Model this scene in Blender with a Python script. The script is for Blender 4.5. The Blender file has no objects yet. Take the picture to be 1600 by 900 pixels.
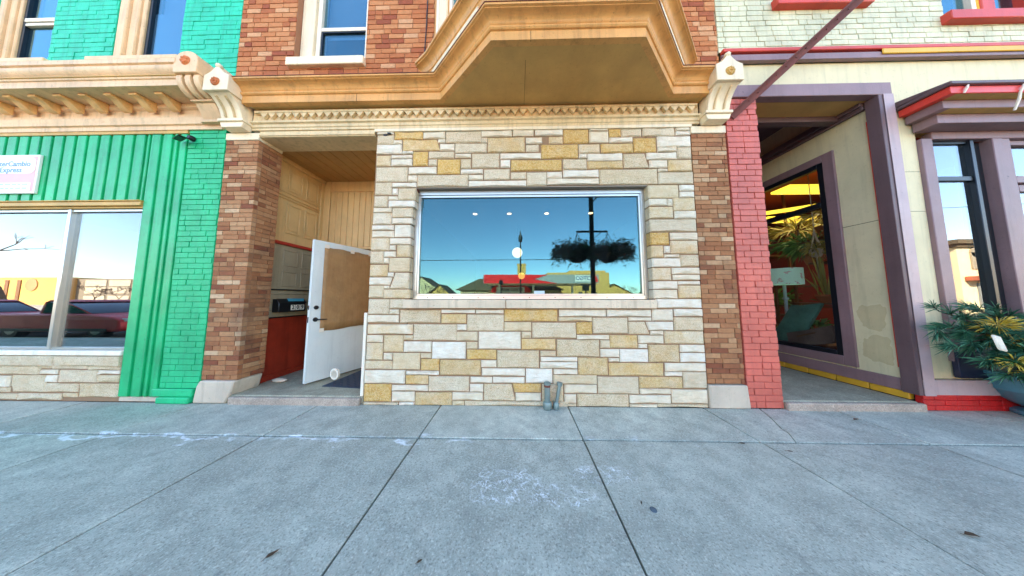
import bpy, bmesh, math, random
from mathutils import Vector, Matrix
RN = random.Random(11)
SC = bpy.context.scene
COL = SC.collection
rad = math.radians

# ------------------------------------------------------------------ mesh kit
class MB:
    """collects shapes and links them as ONE mesh object"""
    def __init__(s): s.v=[]; s.f=[]; s.m=[]; s.c=[]; s.g=[]
    def add(s, vs, fs, m=0, c=None):
        o=len(s.v); s.v.extend([tuple(p) for p in vs]); s.g.append((o,len(s.v),len(s.f),len(s.f)+len(fs)))
        for f in fs:
            s.f.append([i+o for i in f]); s.m.append(m); s.c.append(c or (.5,.5,.5,1))
        return s
    def box(s, x0,y0,z0,x1,y1,z1, m=0, c=None):
        if x0>x1: x0,x1=x1,x0
        if y0>y1: y0,y1=y1,y0
        if z0>z1: z0,z1=z1,z0
        v=[(x0,y0,z0),(x1,y0,z0),(x1,y1,z0),(x0,y1,z0),(x0,y0,z1),(x1,y0,z1),(x1,y1,z1),(x0,y1,z1)]
        return s.add(v,[(0,3,2,1),(4,5,6,7),(0,1,5,4),(1,2,6,5),(2,3,7,6),(3,0,4,7)],m,c)
    def obox(s, o, ax, ay, az, m=0, c=None):
        """oriented box: corner o plus three edge vectors"""
        o=Vector(o);ax=Vector(ax);ay=Vector(ay);az=Vector(az)
        v=[o,o+ax,o+ax+ay,o+ay,o+az,o+ax+az,o+ax+ay+az,o+ay+az]
        f=[(0,3,2,1),(4,5,6,7),(0,1,5,4),(1,2,6,5),(2,3,7,6),(3,0,4,7)]
        if ax.cross(ay).dot(az)<0: f=[tuple(reversed(q)) for q in f]
        return s.add(v,f,m,c)
    def prism(s, pts, axis, a, b, m=0, c=None):
        """2-D polygon (any winding) extruded from a to b along an axis; pts are the two other coordinates in x,y,z order"""
        def P(p,t):
            if axis=='x': return (t,p[0],p[1])
            if axis=='y': return (p[0],t,p[1])
            return (p[0],p[1],t)
        n=len(pts); A=sum(pts[i][0]*pts[(i+1)%n][1]-pts[(i+1)%n][0]*pts[i][1] for i in range(n))
        if A<0: pts=list(reversed(pts))
        if axis=='y': pts=list(reversed(pts))
        if a>b: a,b=b,a
        v=[P(p,a) for p in pts]+[P(p,b) for p in pts]
        f=[tuple(reversed(range(n))),tuple(range(n,2*n))]+[(i,(i+1)%n,(i+1)%n+n,i+n) for i in range(n)]
        return s.add(v,f,m,c)
    def tube(s, path, r, n=8, m=0, c=None, caps=True):
        path=[Vector(p) for p in path]; k=len(path)
        rs=r if isinstance(r,(list,tuple)) else [r]*k
        up=None; v=[]
        for i,p in enumerate(path):
            t=(path[min(i+1,k-1)]-path[max(i-1,0)]).normalized()
            if up is None: up=Vector((0,0,1)) if abs(t.z)<.9 else Vector((1,0,0))
            a=t.cross(up).normalized(); b=a.cross(t).normalized(); up=b
            for j in range(n):
                q=2*math.pi*j/n
                v.append(p+(a*math.cos(q)+b*math.sin(q))*rs[i])
        f=[]
        for i in range(k-1):
            for j in range(n):
                f.append((i*n+j,(i*n+(j+1)%n),((i+1)*n+(j+1)%n),(i+1)*n+j))
        if caps: f.append(tuple(range(n))[::-1]); f.append(tuple((k-1)*n+j for j in range(n)))
        return s.add(v,f,m,c)
    def lathe(s, prof, cen, n=24, m=0, c=None, axis='z'):
        v=[];k=len(prof);cx,cy,cz=cen
        for r,h in prof:
            for j in range(n):
                q=2*math.pi*j/n; a,b=r*math.cos(q),r*math.sin(q)
                v.append((cx+a,cy+b,cz+h) if axis=='z' else ((cx+a,cy+h,cz-b) if axis=='y' else (cx+h,cy+a,cz+b)))
        f=[(i*n+j,i*n+(j+1)%n,(i+1)*n+(j+1)%n,(i+1)*n+j) for i in range(k-1) for j in range(n)]
        if prof[0][0]>1e-6: f.append(tuple(range(n))[::-1])
        if prof[-1][0]>1e-6: f.append(tuple((k-1)*n+j for j in range(n)))
        return s.add(v,f,m,c)
    def ball(s, cen, r, n=14, m=0, c=None):
        k=n//2
        return s.lathe([(max(r*math.sin(math.pi*i/k),1e-7),-r*math.cos(math.pi*i/k)) for i in range(k+1)],cen,n,m,c)
    def sweep(s, path, prof, m=0, c=None, closed_prof=True):
        """profile (outward d, z) swept along a front path (x, y) with mitred corners; the front is -Y for +X travel"""
        P=[Vector(p) for p in path]; k=len(P); v=[]; n=len(prof)
        N=[]
        for i in range(k-1):
            d=(P[i+1]-P[i]).normalized(); N.append(Vector((d.y,-d.x)))
        for i,p in enumerate(P):
            if i==0: nm=N[0]
            elif i==k-1: nm=N[-1]
            else: nm=(N[i-1]+N[i])/(1+N[i-1].dot(N[i]))
            for d,z in prof: v.append((p.x+nm.x*d,p.y+nm.y*d,z))
        f=[]
        rng=range(n) if closed_prof else range(n-1)
        for i in range(k-1):
            for j in rng: f.append((i*n+j,(i+1)*n+j,(i+1)*n+(j+1)%n,i*n+(j+1)%n))
        if closed_prof: f.append(tuple(range(n))); f.append(tuple((k-1)*n+j for j in range(n))[::-1])
        return s.add(v,f,m,c)
    def build_each(s,name,mats,parent=None,**k):
        """every shape added becomes an object of its own"""
        r=[]
        for a,b,c,d in s.g:
            t=MB(); t.v=s.v[a:b]; t.f=[[i-a for i in f] for f in s.f[c:d]]; t.m=s.m[c:d]; t.c=s.c[c:d]
            r.append(t.build(name,mats,parent,**k))
        return r
    def build(s, name, mats, parent=None, bevel=0, smooth=True, local=False, seg=1, angle=38):
        if not isinstance(mats,(list,tuple)): mats=[mats]
        off=Vector((0,0,0)); v=s.v
        if parent is not None and not local:
            q=parent
            while q is not None: off+=q.location; q=q.parent
        elif parent is None and v:
            xs=[p[0] for p in v]; ys=[p[1] for p in v]; zs=[p[2] for p in v]
            off=Vector(((min(xs)+max(xs))/2,(min(ys)+max(ys))/2,min(zs)))
        v=[(p[0]-off.x,p[1]-off.y,p[2]-off.z) for p in v]
        me=bpy.data.meshes.new(name); me.from_pydata(v,[],s.f)
        for mt in mats: me.materials.append(mt)
        me.polygons.foreach_set('material_index',s.m)
        a=me.attributes.new('tint','FLOAT_COLOR','CORNER')
        buf=[]
        for f,c in zip(s.f,s.c):
            c4=tuple(c)+(1,)*(4-len(c))
            buf.extend(c4*len(f))
        a.data.foreach_set('color',buf)
        if smooth:
            me.polygons.foreach_set('use_smooth',[True]*len(me.polygons))
            me.set_sharp_from_angle(angle=rad(angle))
        me.update()
        o=bpy.data.objects.new(name,me); COL.objects.link(o)
        if parent is not None: o.parent=parent
        else: o.location=off
        if bevel:
            b=o.modifiers.new('bevel','BEVEL'); b.width=bevel; b.segments=seg; b.limit_method='ANGLE'; b.angle_limit=rad(40)
        return o

def tag(o,label=None,cat=None,group=None,kind=None):
    if label: o['label']=label
    if cat: o['category']=cat
    if group: o['group']=group
    if kind: o['kind']=kind
    return o
def thing(name,loc,label,cat,group=None,rz=0):
    o=bpy.data.objects.new(name,None); COL.objects.link(o); o.location=loc; o.rotation_euler=(0,0,rz)
    o.empty_display_size=.1
    return tag(o,label,cat,group)
def copy_tree(o,parent=None):
    c=o.copy(); COL.objects.link(c); c.parent=parent
    for ch in [x for x in COL.objects if x.parent is o]: copy_tree(ch,c)
    return c
def text_mesh(body,size,name,mat,parent,loc,rot,extrude=.002,align='CENTER',sx=1.0,local=False,bold=0):
    cu=bpy.data.curves.new(name,'FONT'); cu.body=body; cu.size=size; cu.extrude=extrude; cu.align_x=align; cu.align_y='CENTER'; cu.offset=bold
    cu.resolution_u=3
    t=bpy.data.objects.new(name,cu); COL.objects.link(t)
    dg=bpy.context.evaluated_depsgraph_get(); me=bpy.data.meshes.new_from_object(t.evaluated_get(dg))
    bpy.data.objects.remove(t); me.name=name
    M=Matrix.Translation(loc)@rot.to_4x4()@Matrix.Diagonal((sx,1,1,1))
    me.transform(M)
    if parent is not None and not local:
        off=Vector((0,0,0)); q=parent
        while q is not None: off+=q.location; q=q.parent
        me.transform(Matrix.Translation(-off))
    me.materials.clear(); me.materials.append(mat)
    o=bpy.data.objects.new(name,me); COL.objects.link(o); o.parent=parent
    return o
from mathutils import Euler
ROT_FRONT=Euler((rad(90),0,0)).to_matrix()             # reads from -Y
ROT_STREET=Euler((rad(90),0,rad(180))).to_matrix()     # reads from +Y (across the street)
ROT_RIGHT=Euler((rad(90),0,rad(90))).to_matrix()       # reads from +X

# ------------------------------------------------------------------ materials
def newmat(name):
    m=bpy.data.materials.new(name); m.use_nodes=True; nt=m.node_tree
    b=nt.nodes['Principled BSDF']; return m,nt,b
def N(nt,t,**k):
    n=nt.nodes.new(t)
    for a,v in k.items():
        if a in n.inputs: n.inputs[a].default_value=v
        else: setattr(n,a,v)
    return n
def L(nt,a,b): nt.links.new(a,b)
def pos(nt,scale=(1,1,1)):
    g=N(nt,'ShaderNodeNewGeometry'); mp=N(nt,'ShaderNodeMapping'); mp.inputs['Scale'].default_value=scale
    L(nt,g.outputs['Position'],mp.inputs['Vector']); return mp.outputs[0]
def noise(nt,vec,scale,detail=4,rough=.55,dist=0):
    n=N(nt,'ShaderNodeTexNoise'); n.inputs['Scale'].default_value=scale; n.inputs['Detail'].default_value=detail
    n.inputs['Roughness'].default_value=rough; n.inputs['Distortion'].default_value=dist
    L(nt,vec,n.inputs['Vector']); return n.outputs['Fac']
def ramp(nt,fac,stops):
    r=N(nt,'ShaderNodeValToRGB'); e=r.color_ramp.elements
    while len(e)<len(stops): e.new(.5)
    for q,(p,c) in zip(e,stops):
        q.position=p; q.color=(c,c,c,1) if not isinstance(c,(tuple,list)) else (*c[:3],1)
    L(nt,fac,r.inputs[0]); return r.outputs[0]
def mix(nt,fac,a,b,mode='MIX'):
    n=N(nt,'ShaderNodeMix',data_type='RGBA',blend_type=mode)
    for s,x in ((n.inputs[0],fac),(n.inputs[6],a),(n.inputs[7],b)):
        if isinstance(x,(int,float)): s.default_value=x
        elif isinstance(x,(tuple,list)): s.default_value=(*x[:3],1)
        else: L(nt,x,s)
    return n.outputs[2]
def math_(nt,op,a,b=None):
    n=N(nt,'ShaderNodeMath',operation=op)
    for s,x in ((n.inputs[0],a),(n.inputs[1],b)):
        if x is None: continue
        if isinstance(x,(int,float)): s.default_value=x
        else: L(nt,x,s)
    return n.outputs[0]
def bump(nt,b,h,strength=.3,dist=.01):
    n=N(nt,'ShaderNodeBump'); n.inputs['Strength'].default_value=strength; n.inputs['Distance'].default_value=dist
    L(nt,h,n.inputs['Height']); L(nt,n.outputs[0],b.inputs['Normal'])
WARM=(1.10,1.0,.86)
def warm(c): return tuple(min(.93,x*w) for x,w in zip(c,WARM))
def sc(c,k): return tuple(min(1,x*k) for x in c)

def paint(name,col,rough=.5,var=.18,dirt=.25,bmp=.25,grain=90,streak=True,chip=None,spec=.4):
    """weathered paint: mottling, vertical wash streaks, fine grain, optional chips down to another colour"""
    col=warm(col); chip=warm(chip) if chip else None
    m,nt,b=newmat(name); p=pos(nt)
    n1=noise(nt,p,2.3,6,.6); n2=noise(nt,p,grain,3,.6)
    c=mix(nt,ramp(nt,n1,[(.3,0),(.7,1)]),sc(col,1-var),sc(col,1+var*.6))
    if streak:
        n3=noise(nt,pos(nt,(14,14,.9)),1.0,5,.65)
        d=ramp(nt,n3,[(.5,0),(.72,1)])
        c=mix(nt,math_(nt,'MULTIPLY',d,dirt),c,sc(col,.45))
    sp=noise(nt,p,34,3,.7)
    c=mix(nt,math_(nt,'MULTIPLY',ramp(nt,sp,[(.62,0),(.7,1)]),dirt*.9),c,sc(col,.35))
    if chip:
        n4=noise(nt,p,11,8,.75); c=mix(nt,ramp(nt,n4,[(.66,0),(.68,1)]),c,chip)
    L(nt,c,b.inputs['Base Color']); b.inputs['Roughness'].default_value=rough
    b.inputs['Specular IOR Level'].default_value=spec
    h=math_(nt,'ADD',n2,math_(nt,'MULTIPLY',n1,1.5)); bump(nt,b,h,bmp,.006)
    return m
def plain(name,col,rough=.5,metal=0,emit=0,var=.1):
    m,nt,b=newmat(name)
    if not emit: col=warm(col)
    b.inputs['Roughness'].default_value=rough; b.inputs['Metallic'].default_value=metal
    n1=noise(nt,pos(nt),9,5,.6)
    L(nt,mix(nt,n1,sc(col,1-var),sc(col,1+var)),b.inputs['Base Color'])
    if emit:
        b.inputs['Emission Color'].default_value=(*col,1); b.inputs['Emission Strength'].default_value=emit
    return m
def brickmat(name,stops,grit=.5,stain=.35,rough=.85,bmp=.6):
    """bricks: a random tone per brick (the tint attribute), sandy speckle, sooty patches"""
    stops=[(a,warm(c)) for a,c in stops]
    m,nt,b=newmat(name); p=pos(nt)
    at=N(nt,'ShaderNodeAttribute',attribute_name='tint')
    sep=N(nt,'ShaderNodeSeparateColor'); L(nt,at.outputs['Color'],sep.inputs[0])
    c=ramp(nt,sep.outputs[0],stops)
    n1=noise(nt,p,160,2,.7); n2=noise(nt,p,1.6,6,.65); n3=noise(nt,p,22,5,.7)
    c=mix(nt,math_(nt,'MULTIPLY',ramp(nt,n1,[(.35,0),(.65,1)]),grit),c,mix(nt,.5,c,(.9,.8,.7),'MULTIPLY'))
    c=mix(nt,math_(nt,'MULTIPLY',ramp(nt,n3,[(.4,1),(.6,0)]),.35),c,mix(nt,1,c,(.6,.55,.5),'MULTIPLY'))
    c=mix(nt,math_(nt,'MULTIPLY',ramp(nt,n2,[(.52,0),(.75,1)]),stain),c,(.05,.04,.035))
    L(nt,c,b.inputs['Base Color']); b.inputs['Roughness'].default_value=rough; b.inputs['Specular IOR Level'].default_value=.25
    bump(nt,b,math_(nt,'ADD',n1,n3),bmp,.006); return m
def glassmat(name,r0=.09,tint=(.85,.92,.95),wob=0,coat=(.95,.98,1)):
    """window glass: clear body plus a mirror layer that grows towards grazing angles (works from both faces)"""
    m=bpy.data.materials.new(name); m.use_nodes=True; nt=m.node_tree; nt.nodes.clear()
    out=N(nt,'ShaderNodeOutputMaterial'); tr=N(nt,'ShaderNodeBsdfTransparent'); gl=N(nt,'ShaderNodeBsdfGlossy')
    tr.inputs[0].default_value=(*tint,1); gl.inputs['Color'].default_value=(*coat,1); gl.inputs['Roughness'].default_value=.0
    lw=N(nt,'ShaderNodeLayerWeight'); lw.inputs['Blend'].default_value=.5
    f=math_(nt,'ADD',math_(nt,'MULTIPLY',math_(nt,'POWER',lw.outputs['Facing'],4.0),1-r0),r0)
    ms=N(nt,'ShaderNodeMixShader'); L(nt,f,ms.inputs[0]); L(nt,tr.outputs[0],ms.inputs[1]); L(nt,gl.outputs[0],ms.inputs[2])
    df=N(nt,'ShaderNodeBsdfDiffuse'); df.inputs[0].default_value=(.8,.8,.78,1); ms2=N(nt,'ShaderNodeMixShader')
    if wob:
        bp=N(nt,'ShaderNodeBump'); bp.inputs['Strength'].default_value=wob; bp.inputs['Distance'].default_value=.02
        L(nt,noise(nt,pos(nt),.9,1,.4),bp.inputs['Height']); L(nt,bp.outputs[0],gl.inputs['Normal'])
    du=math_(nt,'MULTIPLY',ramp(nt,noise(nt,pos(nt,(6,6,1.6)),1.0,6,.7),[(.45,.1),(.75,1)]),.012)
    L(nt,du,ms2.inputs[0]); L(nt,ms.outputs[0],ms2.inputs[1]); L(nt,df.outputs[0],ms2.inputs[2]); L(nt,ms2.outputs[0],out.inputs[0]); return m

M={}
M['cream']=paint('cream_paint',(.68,.55,.34),.5,.2,.5,.35,chip=(.50,.38,.21))
M['creamwhite']=paint('off_white_paint',(.78,.70,.54),.5,.14,.35,.3)
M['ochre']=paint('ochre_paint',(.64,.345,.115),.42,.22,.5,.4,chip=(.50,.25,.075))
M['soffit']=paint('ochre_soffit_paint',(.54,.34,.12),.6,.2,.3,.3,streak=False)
M['rosecream']=paint('peach_cream_paint',(.74,.53,.33),.5,.22,.5,.35,chip=(.52,.34,.20))
M['white']=paint('white_paint',(.80,.78,.72),.5,.1,.3,.2)
M['gold']=paint('gold_paint',(.55,.35,.10),.5,.2,.3,.3)
M['terracotta']=paint('terracotta_paint',(.55,.17,.05),.6,.2,.3,.4)
M['green']=paint('green_paint',(.008,.42,.17),.38,.3,.6,.3,chip=(.006,.22,.10))
M['greendark']=paint('green_groove_paint',(.008,.36,.14),.4,.12,.22,.2)
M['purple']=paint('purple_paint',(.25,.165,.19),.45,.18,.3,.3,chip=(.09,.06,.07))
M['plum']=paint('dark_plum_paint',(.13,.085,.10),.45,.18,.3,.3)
M['redtrim']=paint('red_trim_paint',(.55,.06,.04),.42,.15,.2,.2)
M['yellowtrim']=paint('yellow_trim_paint',(.72,.42,.04),.45,.15,.2,.2)
M['wallcream']=paint('pale_cream_wall',(.66,.62,.43),.6,.12,.25,.25)
M['wallpatch']=paint('repaired_plaster',(.56,.50,.32),.8,.15,.2,.4)
M['panel']=paint('beige_panel_paint',(.64,.45,.22),.5,.14,.3,.3)
M['panelred']=paint('dark_red_panel_paint',(.34,.035,.015),.45,.4,.5,.4,chip=(.2,.06,.02))
M['redstrip']=paint('red_strip_paint',(.40,.03,.02),.4)
M['limestone']=paint('limestone',(.55,.49,.42),.85,.22,.45,.6,60)
M['siltstone']=paint('limestone_sill',(.62,.54,.43),.85,.22,.55,.7,50)
M['alu']=plain('mill_aluminium',(.52,.54,.56),.32,.85,var=.08)
M['galv']=plain('galvanised_steel',(.2,.28,.3),.5,.6,var=.35)
M['black']=plain('black_metal',(.012,.012,.014),.4,.2)
M['blackframe']=plain('dark_bronze_frame',(.012,.016,.024),.35,.3)
M['rust']=paint('rusty_steel',(.15,.038,.028),.65,.45,.4,.5,70,chip=(.05,.02,.018))
M['doorwhite']=paint('white_door_paint',(.66,.76,.82),.38,.07,.2,.1)
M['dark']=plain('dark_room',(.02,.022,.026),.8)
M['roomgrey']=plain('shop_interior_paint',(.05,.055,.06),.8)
M['shopred']=plain('oxblood_wall',(.20,.03,.02),.7,var=.25)
M['wood']=plain('brown_wood',(.17,.075,.025),.55,var=.35)
M['glass']=glassmat('shop_window_glass',.105,(.70,.70,.68),.03,(.40,.82,.90))
M['glass2']=glassmat('side_window_glass',.05,(.9,.93,.93),.02)
M['glass3']=glassmat('upper_window_glass',.12,(.6,.68,.72),.05,(.45,.85,1))
M['glass4']=glassmat('street_window_glass',.16,(.55,.62,.66),.03)
M['glass5']=glassmat('left_window_glass',.16,(.6,.66,.7),0)
M['lampwarm']=plain('warm_lamp',(1,.72,.38),.5,emit=1.0)
M['globe']=plain('glowing_globe',(1,.88,.50),.5,emit=.3)
M['globe2']=plain('amber_globe',(1,.6,.12),.5,emit=.28)
M['tubelight']=plain('fluorescent_panel',(1,.62,.05),.5,emit=.35)
M['screen']=plain('insect_screen',(.07,.068,.066),.7,var=.15)
M['bluescreen']=plain('blue_grey_shade',(.02,.05,.08),.5,var=.3)
M['blind']=plain('pale_blue_blind',(.42,.58,.85),.6)

# sandstone ashlar: base colour, rust-yellow bloom amount and grain ride on the mesh attribute
def stonemat():
    m,nt,b=newmat('ashlar_stone'); p=pos(nt)
    at=N(nt,'ShaderNodeAttribute',attribute_name='tint'); sep=N(nt,'ShaderNodeSeparateColor'); L(nt,at.outputs['Color'],sep.inputs[0])
    tone,yel,gr=sep.outputs[0],sep.outputs[1],sep.outputs[2]
    base=ramp(nt,tone,[(0,(.64,.58,.48)),(.35,(.76,.61,.38)),(.7,(.82,.70,.50)),(1,(.87,.80,.66))])
    n1=noise(nt,p,4.2,6,.65); n2=noise(nt,p,120,2,.7); n3=noise(nt,p,46,4,.7); n4=noise(nt,pos(nt,(5,5,18)),1.6,5,.6)
    base=mix(nt,ramp(nt,n4,[(.35,.45),(.65,0)]),base,mix(nt,1,base,(.84,.80,.78),'MULTIPLY'))
    yc=mix(nt,ramp(nt,n3,[(.35,0),(.65,1)]),(.66,.36,.06),(.80,.57,.24))
    # bloom mask: noise against amount
    thr=math_(nt,'SUBTRACT',math_(nt,'MULTIPLY',yel,1.25),math_(nt,'MULTIPLY',math_(nt,'SUBTRACT',1.0,n1),.95))
    c=mix(nt,ramp(nt,math_(nt,'ADD',thr,.3),[(.12,0),(.62,1)]),base,yc)
    c=mix(nt,math_(nt,'MULTIPLY',ramp(nt,noise(nt,p,7.5,7,.7),[(.38,1),(.62,0)]),.55),c,mix(nt,1,c,(.80,.70,.58),'MULTIPLY'))
    spk=math_(nt,'MULTIPLY',ramp(nt,n2,[(.52,0),(.62,1)]),gr)
    c=mix(nt,math_(nt,'MULTIPLY',spk,.7),c,(.32,.19,.09))
    spk2=math_(nt,'MULTIPLY',ramp(nt,n2,[(.36,1),(.44,0)]),gr)
    c=mix(nt,math_(nt,'MULTIPLY',spk2,.5),c,(.78,.66,.5))
    L(nt,c,b.inputs['Base Color']); b.inputs['Roughness'].default_value=.88; b.inputs['Specular IOR Level'].default_value=.2
    h=math_(nt,'ADD',math_(nt,'MULTIPLY',n2,gr),math_(nt,'ADD',n3,math_(nt,'MULTIPLY',n4,1.6)))
    bump(nt,b,h,.9,.011); return m
M['stone']=stonemat()
M['mortar']=plain('ashlar_mortar',(.27,.18,.115),.95,var=.25)
M['brickred']=brickmat('red_face_brick',[(0,(.30,.085,.045)),(.2,(.42,.15,.065)),(.55,(.49,.205,.09)),(.88,(.55,.265,.13)),(1,(.60,.35,.21))],.4,.12)
M['brickpier']=brickmat('brown_roman_brick',[(0,(.23,.08,.045)),(.15,(.31,.14,.07)),(.55,(.40,.205,.105)),(.85,(.48,.295,.17)),(1,(.60,.45,.31))],.7,.6)
M['brickmortar']=plain('brick_mortar',(.32,.16,.095),.95,var=.25)
M['piermortar']=plain('pier_mortar',(.20,.125,.085),.95,var=.25)
def pbrick(name,col,line,rough=.5,chip=None):
    m=paint(name,col,rough,.24,.4,.6,45,True,chip or sc(col,.6)); return m,plain(name+'_joint',line,.7,var=.15)
M['gbrick'],M['gjoint']=pbrick('green_painted_brick',(.009,.45,.20),(.006,.31,.13))
M['tbrick'],M['tjoint']=pbrick('turquoise_lit_brick',(.014,.52,.34),(.010,.38,.24))  # same green shifted to turquoise: the upper wall's light put into its colour
M['pbrick'],M['pjoint']=pbrick('pale_green_painted_brick',(.61,.63,.47),(.30,.30,.18))
M['rbrick'],M['rjoint']=pbrick('coral_painted_brick',(.56,.13,.10),(.40,.075,.06),.5)
M['bbrick'],M['bjoint']=pbrick('bright_red_painted_brick',(.52,.015,.015),(.36,.01,.01),.4)

def concrete(name,c0,salt=True):
    c0=warm(c0)
    m,nt,b=newmat(name); p=pos(nt)
    n1=noise(nt,p,1.1,7,.65); n2=noise(nt,p,85,3,.75); n3=noise(nt,p,28,5,.7); n5=noise(nt,p,6,6,.7)
    c=mix(nt,ramp(nt,n1,[(.3,0),(.7,1)]),sc(c0,.7),sc(c0,1.18))
    c=mix(nt,math_(nt,'MULTIPLY',ramp(nt,n5,[(.40,0),(.66,1)]),.75),c,sc(c0,.58))
    c=mix(nt,math_(nt,'MULTIPLY',ramp(nt,n3,[(.55,0),(.75,1)]),.55),c,sc(c0,1.5))
    c=mix(nt,math_(nt,'MULTIPLY',ramp(nt,n2,[(.54,0),(.64,1)]),.7),c,sc(c0,.36))
    c=mix(nt,math_(nt,'MULTIPLY',ramp(nt,n2,[(.34,1),(.42,0)]),.45),c,sc(c0,1.75))
    at=N(nt,'ShaderNodeAttribute',attribute_name='tint'); sp0=N(nt,'ShaderNodeSeparateColor'); L(nt,at.outputs['Color'],sp0.inputs[0])
    c=mix(nt,1.0,c,ramp(nt,sp0.outputs[0],[(0,.78),(.5,1.0),(1,1.0)]),'MULTIPLY')
    if salt:
        # hairline cracks and a few old gum spots
        vc=N(nt,'ShaderNodeTexVoronoi',feature='DISTANCE_TO_EDGE'); vc.inputs['Scale'].default_value=.42
        va=N(nt,'ShaderNodeVectorMath',operation='ADD'); vn=N(nt,'ShaderNodeTexNoise'); vn.inputs['Scale'].default_value=2.2; vn.inputs['Detail'].default_value=6
        vs_=N(nt,'ShaderNodeVectorMath',operation='SCALE'); vs_.inputs['Scale'].default_value=.35
        L(nt,p,vn.inputs['Vector']); L(nt,vn.outputs['Color'],vs_.inputs[0]); L(nt,vs_.outputs[0],va.inputs[0]); L(nt,p,va.inputs[1]); L(nt,va.outputs[0],vc.inputs['Vector'])
        ck=math_(nt,'MULTIPLY',ramp(nt,vc.outputs['Distance'],[(0,1),(.0025,.8),(.005,0)]),ramp(nt,noise(nt,p,.8,3,.6),[(.5,0),(.58,1)]))
        c=mix(nt,math_(nt,'MULTIPLY',ck,.16),c,(.05,.05,.05))
        vg=N(nt,'ShaderNodeTexVoronoi',feature='F1'); vg.inputs['Scale'].default_value=2.6; L(nt,p,vg.inputs['Vector'])
        gm=math_(nt,'MULTIPLY',ramp(nt,vg.outputs['Distance'],[(.03,1),(.045,0)]),ramp(nt,noise(nt,p,1.7,2,.5),[(.52,0),(.55,1)]))
        c=mix(nt,math_(nt,'MULTIPLY',gm,.45),c,(.10,.11,.12))
        # dried salt: thin closed rings inside two or three blotches, and a tide line along the first cross joint
        g=N(nt,'ShaderNodeNewGeometry'); sp=N(nt,'ShaderNodeSeparateXYZ'); L(nt,g.outputs['Position'],sp.inputs[0])
        def contour(scale,lev,w,seed):
            v=N(nt,'ShaderNodeVectorMath',operation='ADD'); L(nt,g.outputs['Position'],v.inputs[0]); v.inputs[1].default_value=(seed,seed*.7,0)
            nz=noise(nt,v.outputs[0],scale,3.5,.55,.3)
            return ramp(nt,math_(nt,'ABSOLUTE',math_(nt,'SUBTRACT',nz,lev)),[(0,1),(w*.4,.8),(w,0)])
        ring=math_(nt,'MAXIMUM',contour(8,.5,.013,0),math_(nt,'MAXIMUM',contour(13,.56,.014,3),contour(19,.45,.012,7)))
        def blob(x,y,rx,ry):
            dx=math_(nt,'DIVIDE',math_(nt,'SUBTRACT',sp.outputs[0],x),rx); dy=math_(nt,'DIVIDE',math_(nt,'SUBTRACT',sp.outputs[1],y),ry)
            return ramp(nt,math_(nt,'ADD',math_(nt,'MULTIPLY',dx,dx),math_(nt,'ADD',math_(nt,'MULTIPLY',dy,dy),math_(nt,'MULTIPLY',math_(nt,'SUBTRACT',n5,.5),2.2))),[(.45,1),(1,0)])
        mk=math_(nt,'MAXIMUM',blob(-.10,-1.12,.30,.17),math_(nt,'MAXIMUM',blob(.62,-1.03,.26,.10),blob(.2,-1.2,.35,.1)))
        brk=ramp(nt,noise(nt,p,13,4,.6),[(.4,0),(.56,1)])
        salt_=math_(nt,'MULTIPLY',math_(nt,'MULTIPLY',ring,mk),math_(nt,'ADD',math_(nt,'MULTIPLY',brk,.75),.05))
        # tide lines
        w=noise(nt,pos(nt,(2.2,5,1)),1.6,5,.6)
        yy=math_(nt,'ABSOLUTE',math_(nt,'ADD',math_(nt,'ADD',sp.outputs[1],.66),math_(nt,'MULTIPLY',math_(nt,'SUBTRACT',w,.5),.55)))
        tl=ramp(nt,yy,[(0,1),(.012,.7),(.035,0)])
        tm=math_(nt,'MULTIPLY',tl,ramp(nt,math_(nt,'ADD',math_(nt,'MULTIPLY',noise(nt,p,2.4,4,.6),1.0),math_(nt,'MULTIPLY',sp.outputs[0],-.045)),[(.5,0),(.62,1)]))
        allm=math_(nt,'MAXIMUM',salt_,math_(nt,'MULTIPLY',tm,.8))
        c=mix(nt,allm,c,(.93,.95,.95))
    L(nt,c,b.inputs['Base Color']); b.inputs['Roughness'].default_value=.75; b.inputs['Specular IOR Level'].default_value=.35
    bump(nt,b,math_(nt,'ADD',n2,math_(nt,'MULTIPLY',n3,.8)),.5,.004); return m
M['walk']=concrete('pavement_concrete',(.53,.585,.55))
M['stepc']=concrete('step_concrete',(.38,.38,.31),False)
M['stepedge']=concrete('step_edge_concrete',(.42,.36,.32),False)
M['asphalt']=concrete('asphalt',(.055,.055,.057),False)
M['joint']=plain('joint_dirt',(.022,.02,.018),.95,var=.4)
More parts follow.
